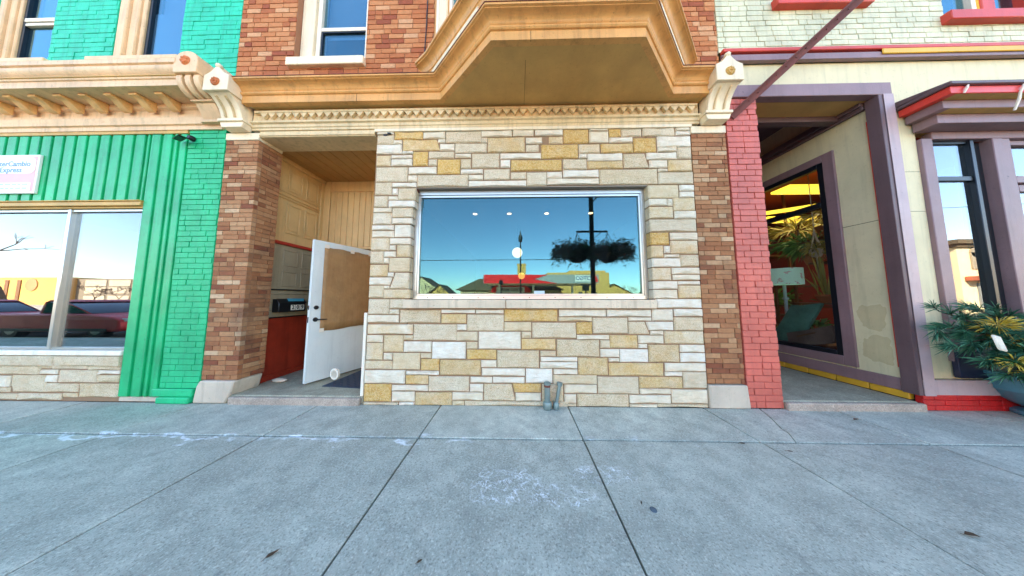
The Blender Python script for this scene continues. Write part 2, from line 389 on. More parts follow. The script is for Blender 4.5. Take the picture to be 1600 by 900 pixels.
# ------------------------------------------------------------------ brickwork
def bricks(mb,u0,u1,z0,z1,Lb,Hb,face,axis='x',holes=(),j=.008,rnd=None,bm=0,mm=1,jit=.004,dark=None,back=.04,sgn=-1):
    """running bond on the plane y=face (axis x, facing -Y) or x=face (axis y, facing +X); mortar sheet a little behind"""
    rnd=rnd or RN
    def put(a,b,c,d,dep,m,col):
        if axis=='x': mb.box(a,face-dep,c,b,face+back,d,m,col)
        else: mb.box(face-back,a,c,face+dep,b,d,m,col)
    def cut(a,b,c,d):
        segs=[(a,b)]; zm=(c+d)/2
        for h in holes:
            if h[2]<zm<h[3]:
                ns=[]
                for s,e in segs:
                    if e<=h[0] or s>=h[1]: ns.append((s,e))
                    else:
                        if s<h[0]: ns.append((s,h[0]))
                        if e>h[1]: ns.append((h[1],e))
                segs=ns
        return segs
    n=max(1,round((z1-z0)/Hb)); Hb=(z1-z0)/n
    for r in range(n):
        c=z0+r*Hb; u=u0-(0 if r%2 else Lb/2)-rnd.uniform(0,.04)
        while u<u1:
            w=Lb*(1 if rnd.random()<.82 else .5)
            a,b=max(u,u0),min(u+w,u1); u+=w
            for s,e in cut(a,b,c,c+Hb):
                if e-s>.02:
                    t=rnd.random()
                    if dark: t*=dark(s,c)
                    put(s+j/2 if s>u0+.001 else s,e-j/2 if e<u1-.001 else e,c+j/2,c+Hb-j/2,rnd.uniform(0,jit),bm,(t,rnd.random(),rnd.random(),1))
    # mortar sheet
    zs=sorted({z0,z1,*[h[2] for h in holes],*[h[3] for h in holes]}); zs=[z for z in zs if z0<=z<=z1]
    for c,d in zip(zs,zs[1:]):
        for s,e in cut(u0,u1,c,d):
            if axis=='x': mb.box(s+.001,face+.007,c,e-.001,face+back+.004,d,mm)
            else: mb.box(face-back-.004,s+.001,c,face-.007,e-.001,d,mm)
    return mb

def room(name,x0,x1,y0,y1,z0,z1,mat,parent,t=.05,front=False,skip='',floor=None):
    mb=MB()
    if 'l' not in skip: mb.box(x0-t,y0,z0,x0,y1,z1)
    if 'r' not in skip: mb.box(x1,y0,z0,x1+t,y1,z1)
    mb.box(x0-t,y1,z0,x1+t,y1+t,z1)
    mb.box(x0-t,y0,z1,x1+t,y1+t,z1+t)
    mb.box(x0-t,y0,z0-t,x1+t,y1+t,z0,0 if floor is None else 1)
    return mb.build(name,[mat]+([floor] if floor else []),parent,smooth=False)
def shell(parent,x0,x1,y0,y1,zt,mat):
    """unseen rear and side walls with the roof, added to shade the pavement"""
    r=MB(); r.box(x0+.01,y0,zt-.25,x1-.01,y1,zt); r.build('roof',mat,parent,smooth=False)
    w=MB(); w.box(x0+.01,y1-.25,0,x1-.01,y1-.002,zt-.252)
    w.box(x0+.012,y0+.9,4.4,x0+.15,y1-.26,zt-.252); w.box(x1-.15,y0+.9,4.4,x1-.012,y1-.26,zt-.252)
    w.build('rear_shade_wall',mat,parent,smooth=False)

# ------------------------------------------------------------------ GROUND
CURB=-4.1
g=MB()
g.add([(-900,-900,-.30),(900,-900,-.30),(900,900,-.30),(-900,900,-.30)],[(0,1,2,3)])
tag(g.build('ground',plain('far_ground',(.12,.11,.09),.9,var=.3),smooth=False),kind='structure')
g=MB(); g.box(-160,-15.5,-.29,160,CURB-.16,-.15); tag(g.build('road',M['asphalt'],smooth=False),kind='structure')
g=MB(); g.box(-160,-46,-.292,160,-17.7,-.02); tag(g.build('forecourt',concrete('forecourt_concrete',(.48,.45,.42),False),smooth=False),kind='structure')
g=MB(); g.box(-160,-17.69,-.29,160,-15.51,0.0); tag(g.build('far_pavement',M['stepc'],smooth=False),kind='structure')
g=MB(); g.box(-160,CURB-.158,-.28,160,CURB,-.004); tag(g.build('kerb',M['stepc'],bevel=.02),kind='structure')
# pavement slabs with open joints
xs=[-10.0,-8.4,-6.85,-5.33,-3.86,-2.385,-.91,.605,2.185,3.66,5.2,6.7,8.2,9.7]
ys=[0.01,-.63,-2.15,-3.1,CURB+.006]
g=MB(); g.box(-40,CURB+.006,-.25,40,9.0,-.035,1)
def slab(pts,z=0): g.prism(pts,'z',-.05,z,0,(SLT,.5,.5,1))
J=.012
for i in range(len(xs)-1):
    for k in range(len(ys)-1):
        x0,x1=xs[i]+J/2,xs[i+1]-J/2; y1,y0=ys[k]-.011,ys[k+1]+.011
        dz=RN.uniform(-.003,.0); SLT=RN.uniform(.12,.5)
        if k==0 and abs(xs[i]-2.185)<.01:
            # cracked slab: a wandering crack from the red pier to the cross joint
            cr=[(2.83,y1),(2.76,-.16),(2.70,-.27),(2.62,-.40),(2.60,-.48),(2.50,y0)]
            slab([(x0,y0),(x0,y1)]+[(a-.005,b) for a,b in cr],dz)
            slab([(x1,y1),(x1,y0)]+[(a+.005,b) for a,b in reversed(cr)],dz-.002)
        else: slab([(x0,y0),(x0,y1),(x1,y1),(x1,y0)],dz)
g.box(-40,CURB+.007,-.05,xs[0]-J,.01,-.002); g.box(xs[-1]+J,CURB+.007,-.05,40,.01,-.002)
tag(g.build('pavement',[M['walk'],M['joint']],bevel=.0035,angle=30),kind='structure')
# blown leaves
def leaf(x,y,r,s,label):
    mb=MB(); pts=[(-1,0),(-.55,.32),(-.1,.42),(.45,.28),(1,0),(.5,-.25),(0,-.38),(-.6,-.26)]
    v=[];c,q=math.cos(r),math.sin(r)
    for k,(a,b) in enumerate(pts):
        v.append((x+(a*c-b*q)*s,y+(a*q+b*c)*s,.004+.35*s*abs(b)+RN.uniform(0,.3)*s))
    n=len(v); v2=[(a,b,d+.0012) for a,b,d in v]
    mb.add(v+v2,[tuple(range(n))[::-1],tuple(range(n,2*n))]+[(i,(i+1)%n,(i+1)%n+n,i+n) for i in range(n)])
    mb.tube([(v[0][0],v[0][1],v[0][2]),(x-1.5*s*c,y-1.5*s*q,.004)],.0012,5)
    return tag(mb.build('leaf',M['leafdry']),label,'leaf','dry leaves on the pavement')
M['leafdry']=plain('dry_leaf',(.07,.04,.02),.8,var=.4)
leaf(-1.225,-1.585,.9,.026,'dark curled leaf on the pavement left of the long centre joint, nearest the bottom edge')
leaf(-.475,-1.60,.5,.013,'tiny dark leaf at the bottom edge of the pavement between the two centre joints')
leaf(2.46,-1.42,-.25,.03,'brown twig-like leaf lying alone at the bottom right of the pavement')
leaf(3.58,-.24,.2,.035,'dry leaf before the concrete step of the right-hand shop')
leaf(1.99,-.66,0,.024,'dark leaf caught in the cross joint below the right brick pier')
leaf(2.28,-.76,-.5,.02,'small dark leaf at the crossing of two pavement joints')
leaf(.78,-1.26,1.2,.012,'tiny brown leaf beside a dark blue gum spot on the pavement')
mb=MB(); mb.lathe([(0.0001,.006),(.014,.005),(.02,.002),(.0205,0)],(.83,-1.30,0),12); tag(mb.build('gum_spot',plain('old_gum',(.07,.11,.16),.7)),'flattened dark blue gum spot on the pavement right of centre','gum')
M['leafdry2']=M['leafdry']

# ------------------------------------------------------------------ CENTRE BUILDING
B=thing('brick_building',(-.6,0,0),'red brick building with a pale stone shopfront, ochre cornice and overhanging bay','building')
def part(mb,name,mats,parent=None,**k): return mb.build(name,mats,parent or B,**k)
# stone front
STONES="c-1846,3313,-1626,3313,-1626,3439,-1846,3439;w-1850,3444,-1630,3444,-1630,3476,-1850,3476;y-1616,3372,-1242,3372,-1242,3474,-1616,3474;w-1232,3382,-943,3382,-943,3471,-1232,3471;w-1625,3311,-1513,3311,-1513,3366,-1625,3366;y-1503,3218,-1002,3218,-1053,3365,-1503,3365;w-1035,3323,-940,3323,-940,3373,-1035,3373;t-932,3321,-467,3321,-467,3475,-932,3475;w-460,3396,-60,3396,-60,3474,-460,3474;w-46,3400,226,3400,226,3478,-46,3478;w-1846,3177,-1513,3177,-1513,3302,-1846,3302;w-1503,3174,-1364,3174,-1364,3211,-1503,3211;w-1006,3216,-816,3216,-816,3306,-1006,3306;c-804,3181,-391,3181,-391,3308,-804,3308;c-462,3320,-382,3320,-382,3387,-462,3387;T-377,3182,108,3182,108,3383,-377,3383;s123,3292,335,3292,335,3373,123,3373;c123,3185,291,3185,291,3280,123,3280;w-1646,3113,-1371,3113,-1371,3154,-1646,3154;k-1847,3014,-1659,3014,-1659,3158,-1847,3158;w-1643,3011,-1368,3011,-1368,3100,-1643,3100;o-1358,3011,-1165,3011,-1165,3202,-1358,3202;c-1155,3109,-818,3109,-818,3205,-1155,3205;w-803,3113,-596,3113,-596,3170,-803,3170;t-581,2971,-224,2971,-224,3170,-581,3170;w-210,3087,320,3087,320,3164,-210,3164;o-1032,2893,-734,2893,-734,3092,-1032,3092;c-1152,3009,-1042,3009,-1042,3095,-1152,3095;c-727,2966,-595,2966,-595,3092,-727,3092;w-206,2972,-82,2972,-82,3075,-206,3075;Y-72,2925,585,2925,585,3069,-72,3069;c-1844,2798,-1428,2798,-1428,2997,-1844,2997;w-1412,2897,-1045,2897,-1045,2992,-1412,2992;w-1415,2795,-1297,2795,-1297,2880,-1415,2880;t-1292,2724,-628,2724,-628,2882,-1292,2882;w-621,2810,-436,2810,-436,2877,-621,2877;w-725,2892,-437,2892,-437,2950,-725,2950;c-422,2810,-89,2810,-89,2949,-422,2949;c-75,2814,125,2814,125,2905,-75,2905;w-620,2720,125,2720,125,2795,-620,2795;c132,2722,389,2722,389,2902,132,2902;w-1619,2720,-1302,2720,-1302,2778,-1619,2778;c-1844,2622,-1627,2622,-1627,2788,-1844,2788;w-1615,2620,-1546,2620,-1546,2706,-1615,2706;c-1536,2548,-1305,2548,-1305,2705,-1536,2705;c-1846,2456,-1673,2456,-1673,2602,-1846,2602;w-1666,2550,-1542,2550,-1542,2601,-1666,2601;w-1660,2454,-1315,2454,-1315,2540,-1660,2540;w245,3401,605,3401,605,3478,245,3478;Y615,3292,939,3292,939,3485,615,3485;w949,3295,1195,3295,1195,3446,949,3446;w952,3457,1194,3457,1194,3480,952,3480;y1207,3372,1356,3372,1356,3485,1207,3485;c1367,3373,1623,3373,1623,3486,1367,3486;c1638,3372,2046,3372,2046,3486,1638,3486;w2063,3440,2238,3440,2238,3481,2063,3481;w2059,3378,2238,3378,2238,3429,2059,3429;k424,3291,604,3291,604,3384,424,3384;w1208,3291,1503,3291,1503,3360,1208,3360;Y1515,3157,1801,3157,1801,3348,1515,3348;w1818,3223,2242,3223,2242,3365,1818,3365;Y325,3088,799,3088,799,3275,325,3275;k810,3152,1079,3152,1079,3274,810,3274;y1096,3154,1506,3154,1506,3276,1096,3276;w1817,3158,2054,3158,2054,3214,1817,3214;c2063,3064,2243,3064,2243,3218,2063,3218;w808,3084,909,3084,909,3142,808,3142;w920,3050,1365,3050,1365,3141,920,3141;t1378,2947,1694,2947,1646,3136,1378,3136;w1673,3056,2052,3056,2052,3144,1673,3144;t601,2934,906,2934,906,3073,601,3073;T917,2941,1368,2941,1368,3043,917,3043;w1703,2944,1930,2944,1930,3044,1703,3044;k1940,2895,2239,2895,2239,3045,1940,3045;w1810,2891,1928,2891,1928,2928,1810,2928;w397,2824,587,2824,587,2904,397,2904;w601,2828,1054,2828,1054,2921,601,2921;w398,2732,1054,2732,1054,2811,398,2811;t1063,2729,1797,2729,1797,2926,1063,2926;g1807,2728,2243,2728,2243,2881,1807,2881;g1686,2543,2053,2543,2053,2715,1686,2715;w2067,2635,2249,2635,2249,2712,2067,2712;w2065,2548,2243,2548,2243,2624,2065,2624;w1679,2446,1896,2446,1896,2533,1679,2533;w1906,2444,1970,2444,1970,2532,1906,2532;k1978,2380,2243,2380,2243,2541,1978,2541;w-1852,2387,-1616,2387,-1616,2447,-1852,2447;k-1854,2226,-1611,2226,-1611,2378,-1854,2378;c-1607,2320,-1339,2320,-1339,2445,-1607,2445;w-1602,2233,-1340,2233,-1340,2309,-1602,2309;w-1857,2153,-1576,2153,-1576,2214,-1857,2214;w-1856,2058,-1573,2058,-1573,2142,-1856,2142;w-1563,2061,-1342,2061,-1342,2216,-1563,2216;k-1862,1886,-1627,1886,-1627,2046,-1862,2046;w-1619,1965,-1342,1965,-1342,2045,-1619,2045;w-1620,1891,-1542,1891,-1542,1952,-1620,1952;k-1527,1808,-1343,1808,-1343,1956,-1527,1956;c-1862,1718,-1692,1718,-1692,1875,-1862,1875;w-1686,1803,-1539,1803,-1539,1874,-1686,1874;w-1687,1721,-1624,1721,-1624,1792,-1687,1792;g-1619,1616,-1343,1616,-1343,1791,-1619,1791;k-1865,1555,-1632,1555,-1632,1702,-1865,1702;w-1626,1551,-1556,1551,-1556,1603,-1626,1603;w-1863,1449,-1599,1449,-1571,1542,-1863,1542;k-1597,1401,-1343,1401,-1343,1600,-1532,1600;g-1861,1288,-1672,1288,-1672,1438,-1861,1438;w-1671,1401,-1603,1401,-1603,1438,-1671,1438;k-1668,1280,-1339,1280,-1339,1389,-1668,1389;k1678,2283,1968,2283,1968,2430,1678,2430;w1983,2276,2247,2276,2247,2372,1983,2372;g1677,2112,2250,2112,2250,2268,1677,2268;Y1672,1945,1899,1945,1899,2100,1672,2100;w1914,2005,2249,2005,2249,2094,1914,2094;k1913,1834,2249,1834,2249,1995,1913,1995;k1675,1785,1821,1785,1821,1933,1675,1933;w1834,1839,1905,1839,1905,1927,1834,1927;w1834,1784,2016,1784,2016,1821,1834,1821;w1673,1666,2018,1666,2018,1771,1673,1771;c2024,1672,2250,1672,2250,1812,2024,1812;k1673,1502,1900,1502,1900,1653,1673,1653;w1913,1577,2246,1577,2246,1655,1913,1655;w1919,1505,2244,1505,2244,1568,1919,1568;w1674,1394,1969,1394,1969,1488,1674,1488;w1980,1448,2242,1448,2242,1488,1980,1488;k1977,1283,2246,1283,2246,1435,1977,1435;w1677,1278,1963,1278,1963,1382,1677,1382;c-1858,1081,-1595,1081,-1595,1267,-1858,1267;c-1589,1153,-1403,1153,-1403,1267,-1589,1267;w-1584,1081,-1467,1081,-1467,1140,-1584,1140;w-1856,982,-1468,982,-1468,1070,-1856,1070;t-1453,980,-947,980,-947,1134,-1453,1134;w-933,1098,-518,1098,-518,1138,-933,1138;w-505,1094,-161,1094,-161,1138,-505,1138;y-931,973,-625,973,-625,1083,-931,1083;c-611,881,-160,881,-160,1079,-611,1079;y-153,999,500,999,500,1142,-153,1142;s-1849,841,-1287,841,-1287,955,-1849,955;c-1277,765,-739,765,-739,957,-1277,957;w-734,887,-618,887,-618,958,-734,958;w-1851,740,-1655,740,-1655,825,-1851,825;k-1643,624,-1400,624,-1400,822,-1643,822;g-1395,769,-1283,769,-1283,823,-1395,823;g-738,761,-482,761,-482,869,-738,869;w-466,666,48,666,48,870,-466,870;g-152,882,178,882,178,986,-152,986;c190,799,723,799,723,981,190,981;g60,797,177,797,177,871,60,871;y59,660,471,660,471,786,59,786;k-1851,527,-1651,527,-1651,731,-1851,731;w-1390,622,-1049,622,-1049,749,-1390,749;W-1035,545,-625,545,-625,744,-1035,744;g-615,664,-481,664,-481,746,-615,746;y-608,542,-248,542,-248,654,-608,654;t-237,444,268,444,268,647,-237,647;w-1636,528,-1529,528,-1529,608,-1636,608;g-1519,415,-1183,415,-1183,609,-1519,609;g-1175,549,-1046,549,-1046,608,-1175,608;y-1169,406,-945,406,-945,539,-1169,539;T-935,355,-439,355,-439,530,-935,530;w-431,447,-247,447,-247,528,-431,528;k-1863,417,-1525,417,-1525,515,-1863,515;w-1859,251,-1361,251,-1361,403,-1859,403;w-1347,356,-949,356,-949,397,-1347,397;w-423,352,97,352,97,434,-423,434;W109,269,427,269,427,433,109,433;y-1352,242,-1077,242,-1077,345,-1352,345;c-1068,163,-576,163,-576,335,-1068,335;w-561,266,-297,266,-297,331,-561,331;w-287,266,93,266,93,333,-287,333;Y-1859,36,-1526,36,-1526,238,-1859,238;w-1518,166,-1074,166,-1074,229,-1518,229;w-565,161,-405,161,-405,248,-565,248;t-397,60,-19,60,-65,250,-397,250;y-27,156,292,156,292,256,-53,256;w-15,60,291,60,291,149,-15,149;w-1513,39,-1235,39,-1235,151,-1513,151;T-1226,-7,-783,-7,-783,146,-1226,146;w-776,65,-409,65,-409,150,-776,150;g-774,-1,-635,-1,-635,52,-774,52;c-627,0,613,0,613,52,-627,52;c-1858,-16,-1435,-16,-1435,26,-1858,26;w-1422,-10,-1235,-10,-1235,29,-1422,29;W1702,1165,2245,1165,2245,1269,1702,1269;w521,1059,1089,1059,1089,1140,521,1140;w1101,1060,1635,1060,1635,1141,1101,1141;w1649,1010,1895,1010,1895,1144,1649,1144;w1912,1064,2248,1064,2248,1149,1912,1149;g515,1000,920,1000,920,1049,515,1049;c926,855,1346,855,1346,1044,926,1044;w1362,1009,1636,1009,1636,1048,1362,1048;c1904,893,2247,893,2247,1049,1904,1049;Y731,846,917,846,917,988,731,988;c1357,848,1607,848,1553,995,1357,995;w1599,895,1892,895,1892,995,1568,995;w1616,842,1768,842,1768,887,1616,887;k1784,737,2244,737,2244,881,1784,881;w733,785,1119,785,1119,834,733,834;y1128,684,1458,684,1458,832,1128,832;w1467,739,1767,739,1767,831,1467,831;t486,579,998,579,998,777,486,777;g1012,682,1123,682,1123,774,1012,774;w1468,682,1570,682,1570,730,1468,730;T1586,521,1945,521,1945,721,1586,721;w1956,639,2243,639,2243,722,1956,722;W1957,523,2248,523,2248,627,1957,627;g287,582,473,582,473,643,287,643;w1009,577,1231,577,1231,668,1009,668;W1240,519,1575,519,1575,666,1240,666;w291,522,730,522,730,571,291,571;w283,442,726,442,726,513,283,513;T741,363,1092,363,1092,565,741,565;w1106,522,1232,522,1232,562,1106,562;y1106,359,1749,359,1749,504,1106,504;w1770,415,2251,415,2251,507,1770,507;w444,373,727,373,727,428,444,428;g438,260,957,260,957,361,438,361;w1766,362,1966,362,1966,407,1766,407;g1972,224,2245,224,2245,404,1972,404;g967,151,1448,151,1448,343,967,343;T1460,218,1966,218,1966,346,1460,346;w1460,155,1823,155,1823,209,1460,209;w567,154,954,154,954,250,567,250;t303,51,554,51,554,255,303,255;w565,43,705,43,705,139,565,139;t720,3,1323,3,1323,142,720,142;w1336,48,1815,48,1815,139,1336,139;w1831,49,2254,49,2254,202,1831,202;w1336,0,1657,0,1657,32,1336,32;c1665,5,2255,5,2255,37,1665,37;c570,-5,706,-5,706,33,570,33"
cls={'w':(.82,.0,.12),'W':(1.0,.0,.03),'c':(.55,.05,.75),'k':(.62,.34,.6),'t':(.45,.2,.9),'T':(.42,.42,.9),'y':(.6,.55,.6),'Y':(.5,.72,.85),'o':(.5,.98,.45),'g':(.30,.0,.35),'s':(.85,.36,.1)}
mb=MB()
def stone(mb,k,n,yf=0,depth=.10,jit=.008,xmin=None,xmax=None):
    t=cls[k]; t=(min(1,max(0,t[0]+RN.uniform(-.1,.1))),max(0,t[1]+RN.uniform(-.07,.07)),t[2],1)
    p=[(n[i]/1000,n[i+1]/1000) for i in range(0,8,2)]
    if xmin is not None: p=[(max(a,xmin),max(0.0,min(b,3.478))) for a,b in p]
    if xmax is not None: p=[(min(a,xmax),b) for a,b in p]
    if yf==0 and xmin is not None:
        zc=sum(b for a,b in p)/4
        if 1.27<zc<2.70:
            p=[(1.674 if 1.66<a<1.76 else (-1.354 if -1.45<a<-1.34 else a),b) for a,b in p]
    cx=sum(a for a,b in p)/4; cz=sum(b for a,b in p)/4
    out=RN.uniform(0,jit)+(.004 if k in 'wWs' else 0)
    # rock-faced: a ring of points inside the arris is pushed out unevenly
    fr=[(a,yf-out,b) for a,b in p]; bk=[(a,yf+depth,b) for a,b in p]
    ins=[]
    m_=[]
    for i in range(4):
        a,b=p[i]; c_,d_=p[(i+1)%4]
        for q in (0,.5):
            m_.append((a+(c_-a)*q,b+(d_-b)*q))
    outer=[(a,yf-out+.004,b) for a,b in m_]
    for a,b in m_:
        dx,dz=cx-a,cz-b; l=math.hypot(dx,dz) or 1; q=min(.016/l,.4)
        ins.append((a+dx*q,yf-out-RN.uniform(.002,.014),b+dz*q))
    cen=[(cx,yf-out-RN.uniform(.003,.018),cz)]
    bk=[(a,yf+depth,b) for a,b in m_]
    v=bk+outer+ins+cen; f=[]
    for i in range(8):
        j2=(i+1)%8
        f+=[(i,j2,8+j2,8+i),(8+i,8+j2,16+j2,16+i),(16+i,16+j2,24)]
    f.append(tuple(range(8))[::-1])
    mb.add(v,f,0,t)
for s in STONES.split(';'):
    k=s[0]; n=[int(q) for q in s[1:].split(',')]
    stone(mb,k,n,0,.11,xmin=-1.862,xmax=2.247)
# mortar bed behind, round the window opening
for a,b,c,d in ((-1.86,-1.364,.002,3.478),(1.684,2.246,.002,3.478),(-1.352,1.672,.002,1.16),(-1.352,1.672,2.725,3.478)):
    mb.box(a,.0085,c,b,.16,d,1)
part(mb,'stone_facade',[M['stone'],M['mortar']],angle=24)
# dressed reveals (stones turning into the opening)
# shop window
win=MB(); 
fx0,fx1,fz0,fz1=-1.35,1.672,1.268,2.708
for (a,b,c,d) in ((fx0,fx1,fz1-.055,fz1),(fx0,fx1,fz0,fz0+.05),(fx0,fx0+.05,fz0+.05,fz1-.055),(fx1-.05,fx1,fz0+.05,fz1-.055)): win.box(a,.085,c,b,.15,d)
for (a,b,c,d) in ((fx0+.05,fx1-.05,fz1-.085,fz1-.057),(fx0+.05,fx1-.05,fz0+.052,fz0+.07),(fx0+.05,fx0+.075,fz0+.07,fz1-.085),(fx1-.075,fx1-.05,fz0+.07,fz1-.085)): win.box(a,.098,c,b,.148,d)
for k in range(9):
    x=fx0+.2+k*(fx1-fx0-.4)/8
    win.lathe([(.0001,-.004),(.006,-.003),(.007,0)],(x,.085,fz0+.022),8,1,axis='y')
W=part(win,'shop_window',[M['alu'],M['black']],bevel=.004)
p=MB(); p.box(fx0+.06,.118,fz0+.06,fx1-.06,.126,fz1-.07); p.build('pane',M['glass'],W)
s_=MB(); s_.box(-1.40,-.055,1.158,-.135,.16,1.264); s_.box(-.13,-.055,1.158,1.678,.16,1.262); s_.build('sill',M['siltstone'],W,bevel=.008,seg=2)
li=MB(); li.box(-1.36,.012,2.712,1.68,.16,2.724); li.box(-1.352,.02,2.680,-1.30,.084,2.7115,1); li.build('lintel',[plain('lintel_steel',(.30,.27,.24),.6),M['rust']],W)
# small window sticker at the foot of the glass
st=MB(); st.box(.225,.1155,1.335,.36,.1175,1.375); st.build('sticker',plain('pale_sticker',(.45,.62,.75),.5),W)
# interior
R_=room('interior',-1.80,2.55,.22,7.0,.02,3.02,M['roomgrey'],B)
# piers
def pier(x0,x1,name_mirror,inner=None):
    sh=MB()
    sooty=lambda s,c:(.55 if c<.55 else 1)
    bricks(sh,x0,x1,.272,3.40,.2,.0595,0,'x',j=.006,dark=sooty,back=.05)
    if inner is not None: bricks(sh,.052,.30,.272,3.40,.2,.0595,inner,'y',j=.006,dark=lambda s,c:(.75 if c>1 else .9),back=.05)
    sh.box(x0+.056,.056,.272,x1-.056,.30,3.40,1)
    P_=part(sh,'pier',[M['brickpier'],M['piermortar']],bevel=.002)
    c=MB(); c.box(x0-.004,-.012,3.402,x1+.006,.30,3.50); c.build('capital_block',M['creamwhite'],P_,bevel=.006)
    return P_
PL=pier(-3.912,-3.462,0,-3.462); PR=pier(2.256,2.69,1)
b=MB(); b.prism([(-3.965,0),(-3.56,0),(-3.50,.12),(-3.468,.268),(-3.90,.268),(-3.935,.2)],'y',-.03,.30); 
b.build('base_block',M['limestone'],PL,bevel=.018,seg=2)
b=MB(); b.prism([(2.252,0),(2.722,0),(2.70,.262),(2.256,.262)],'y',-.025,.30); b.build('base_block',M['limestone'],PR,bevel=.012,seg=2)
# lintel / frieze band with dog-tooth
fz=MB()
fz.sweep([(-3.56,0),(2.36,0)],[(-.12,3.525),(.018,3.525),(.018,3.555),(.03,3.562),(.03,3.60),(.055,3.612),(.055,3.635),(.012,3.642),(.012,3.80),(-.12,3.80)])
F_=part(fz,'frieze',M['cream'],bevel=.003)
x=-3.42
dt=MB()
while x<2.26:
    dt.prism([(x,3.742),(x+.104,3.742),(x+.052,3.672)],'y',-.055,-.0125); x+=.108
dt.box(-3.5,-.058,3.7435,2.32,-.0125,3.775)
dt.build('dogtooth_moulding',M['cream'],F_,bevel=.003)
tr=MB(); tr.box(-1.885,-.022,3.482,2.262,.05,3.5235); tr.build('fillet',M['creamwhite'],F_,bevel=.004)
lb=MB(); lb.box(-3.462,-.004,3.44,-1.89,.30,3.524); lb.box(-3.455,-.016,3.452,-1.89,-.0045,3.47); lb.build('lintel_beam',M['cream'],F_,bevel=.004)
# main cornice sweeping round the bay
path=[(-3.56,-.15),(-.965,-.15),(-.25,-.79),(1.254,-.79),(1.94,-.17),(2.375,-.17)]
cp=[(-.06,3.80),(0,3.80),(0,3.895),(.014,3.90),(.024,3.912),(.024,3.928),(.012,3.936),(.012,3.945),(.018,3.95),(.024,3.962),(.036,3.98),(.054,3.995),(.078,4.004),(.10,4.01),(.10,4.016),(.118,4.022),(.118,4.042),(-.06,4.042)]
co=MB(); co.sweep(path,cp)
CO=part(co,'cornice',M['ochre'],angle=30)
# flashing lip
fl=MB(); fl.sweep(path,[(-.05,4.043),(.124,4.043),(.124,4.049),(-.05,4.06)]); fl.build('flashing',M['rust'],CO)
# soffit
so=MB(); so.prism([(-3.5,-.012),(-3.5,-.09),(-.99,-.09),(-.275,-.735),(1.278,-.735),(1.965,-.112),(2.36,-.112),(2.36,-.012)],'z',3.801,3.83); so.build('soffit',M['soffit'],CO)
# seams in the cornice metal
se=MB()
for (xx,yy) in ((.14,-.79),(-2.05,-.15)):
    se.box(xx,yy-.0018,3.80,xx+.004,yy+.02,3.893); se.box(xx,yy-.0205,3.963,xx+.003,yy+.02,3.966)
se.box(.098,-.60,3.7995,.101,-.05,3.8012)
se.build_each('seam',M['joint'],CO)
# nails and wire staples left of the cornice
# bay
BW=thing('bay_window',(0,0,0),None,None); BW.parent=B; BW.location=(.6,0,4.04)
b0,b1,b2,b3=(-1.13,0),(-.30,-.74),(1.30,-.74),(2.12,0)
g2=MB()
g2.sweep([(-1.16,-.02),(-.965,-.15),(-.25,-.79),(1.254,-.79),(1.94,-.17),(2.1,-.02)],[(-.05,4.055),(.10,4.055),(.112,4.10),(.118,4.11),(.118,4.122),(.128,4.13),(.134,4.16),(.15,4.19),(.18,4.21),(.205,4.216),(.205,4.228),(.222,4.234),(.222,4.262),(-.05,4.30)])
g2.build('bay_cornice',M['ochre'],BW,angle=30)
g3=MB()
for pa in ([(-1.07,-.056),(-.965,-.15),(-.29,-.754)],[(1.30,-.749),(1.94,-.17),(2.06,-.06)]):
    g3.sweep(pa,[(.09,4.058),(.121,4.058),(.126,4.075),(.124,4.098),(.09,4.098)])
g3.build_each('cream_strip',M['creamwhite'],BW)
def bayface(a,bq,wins,zt=6.3):
    """one face of the bay from plan point a to bq; wins = list of (t0,t1) window spans"""
    A=Vector((*a,0)); D=Vector((bq[0]-a[0],bq[1]-a[1],0)); Ln=D.length; D/=Ln; Nn=Vector((D.y,-D.x,0))
    def slab_(mb,t0,t1,z0,z1,d0,d1,m=0):
        mb.obox(A+D*t0+Nn*d0+Vector((0,0,z0)),D*(t1-t0),Nn*(d1-d0),(0,0,z1-z0),m)
    wall=MB(); fr=MB(); sa=MB(); gl=MB(); si=MB()
    slab_(wall,0,Ln,4.28,4.42,-.10,0)
    prev=0
    for t0,t1 in wins:
        slab_(wall,prev,t0,4.421,zt,-.10,0); prev=t1
        for q0,q1 in ((t0-.17,t0),(t1,t1+.17)): slab_(fr,q0,q1,4.422,zt-.2,.001,.035)
        for q0,q1 in ((t0-.22,t0-.172),(t1+.172,t1+.22)): slab_(fr,q0,q1,4.422,zt-.2,.001,.05,1)
        for q0,q1 in ((t0,t0+.06),(t1-.06,t1)): slab_(sa,q0,q1,4.45,zt-.3,-.06,-.01)
        slab_(sa,t0+.061,t1-.061,4.45,4.53,-.06,-.01); slab_(sa,t0+.061,t1-.061,5.14,5.19,-.06,-.01)
        slab_(gl,t0+.05,t1-.05,4.5,zt-.3,-.045,-.038)
        slab_(gl,t0-.0,t1+.0,4.43,zt-.3,-.099,-.09,1)
        slab_(si,t0-.2,t1+.2,4.40,4.448,-.005,.06)
    slab_(wall,prev,Ln,4.421,zt,-.10,0)
    for t0,t1 in wins: slab_(fr,t0-.22,t1+.22,zt-.2,zt-.05,.001,.035)
    wo=wall.build('bay_wall',M['ochre'],BW,smooth=False)
    fr.build('casing',[M['creamwhite'],M['white']],wo,bevel=.006); s1=sa.build('sash',M['white'],wo,bevel=.004)
    gl.build('pane',[M['glass3'],M['bluescreen']],wo); si.build('sill',M['white'],wo,bevel=.006)
bayface(b0,b1,[(.36,.90)]); bayface(b1,b2,[(.28,1.32)]); bayface(b2,b3,[(.22,.78)])
top=MB(); top.prism([b0,b1,b2,b3],'z',6.301,6.4); top.build('bay_roof',M['ochre'],BW)
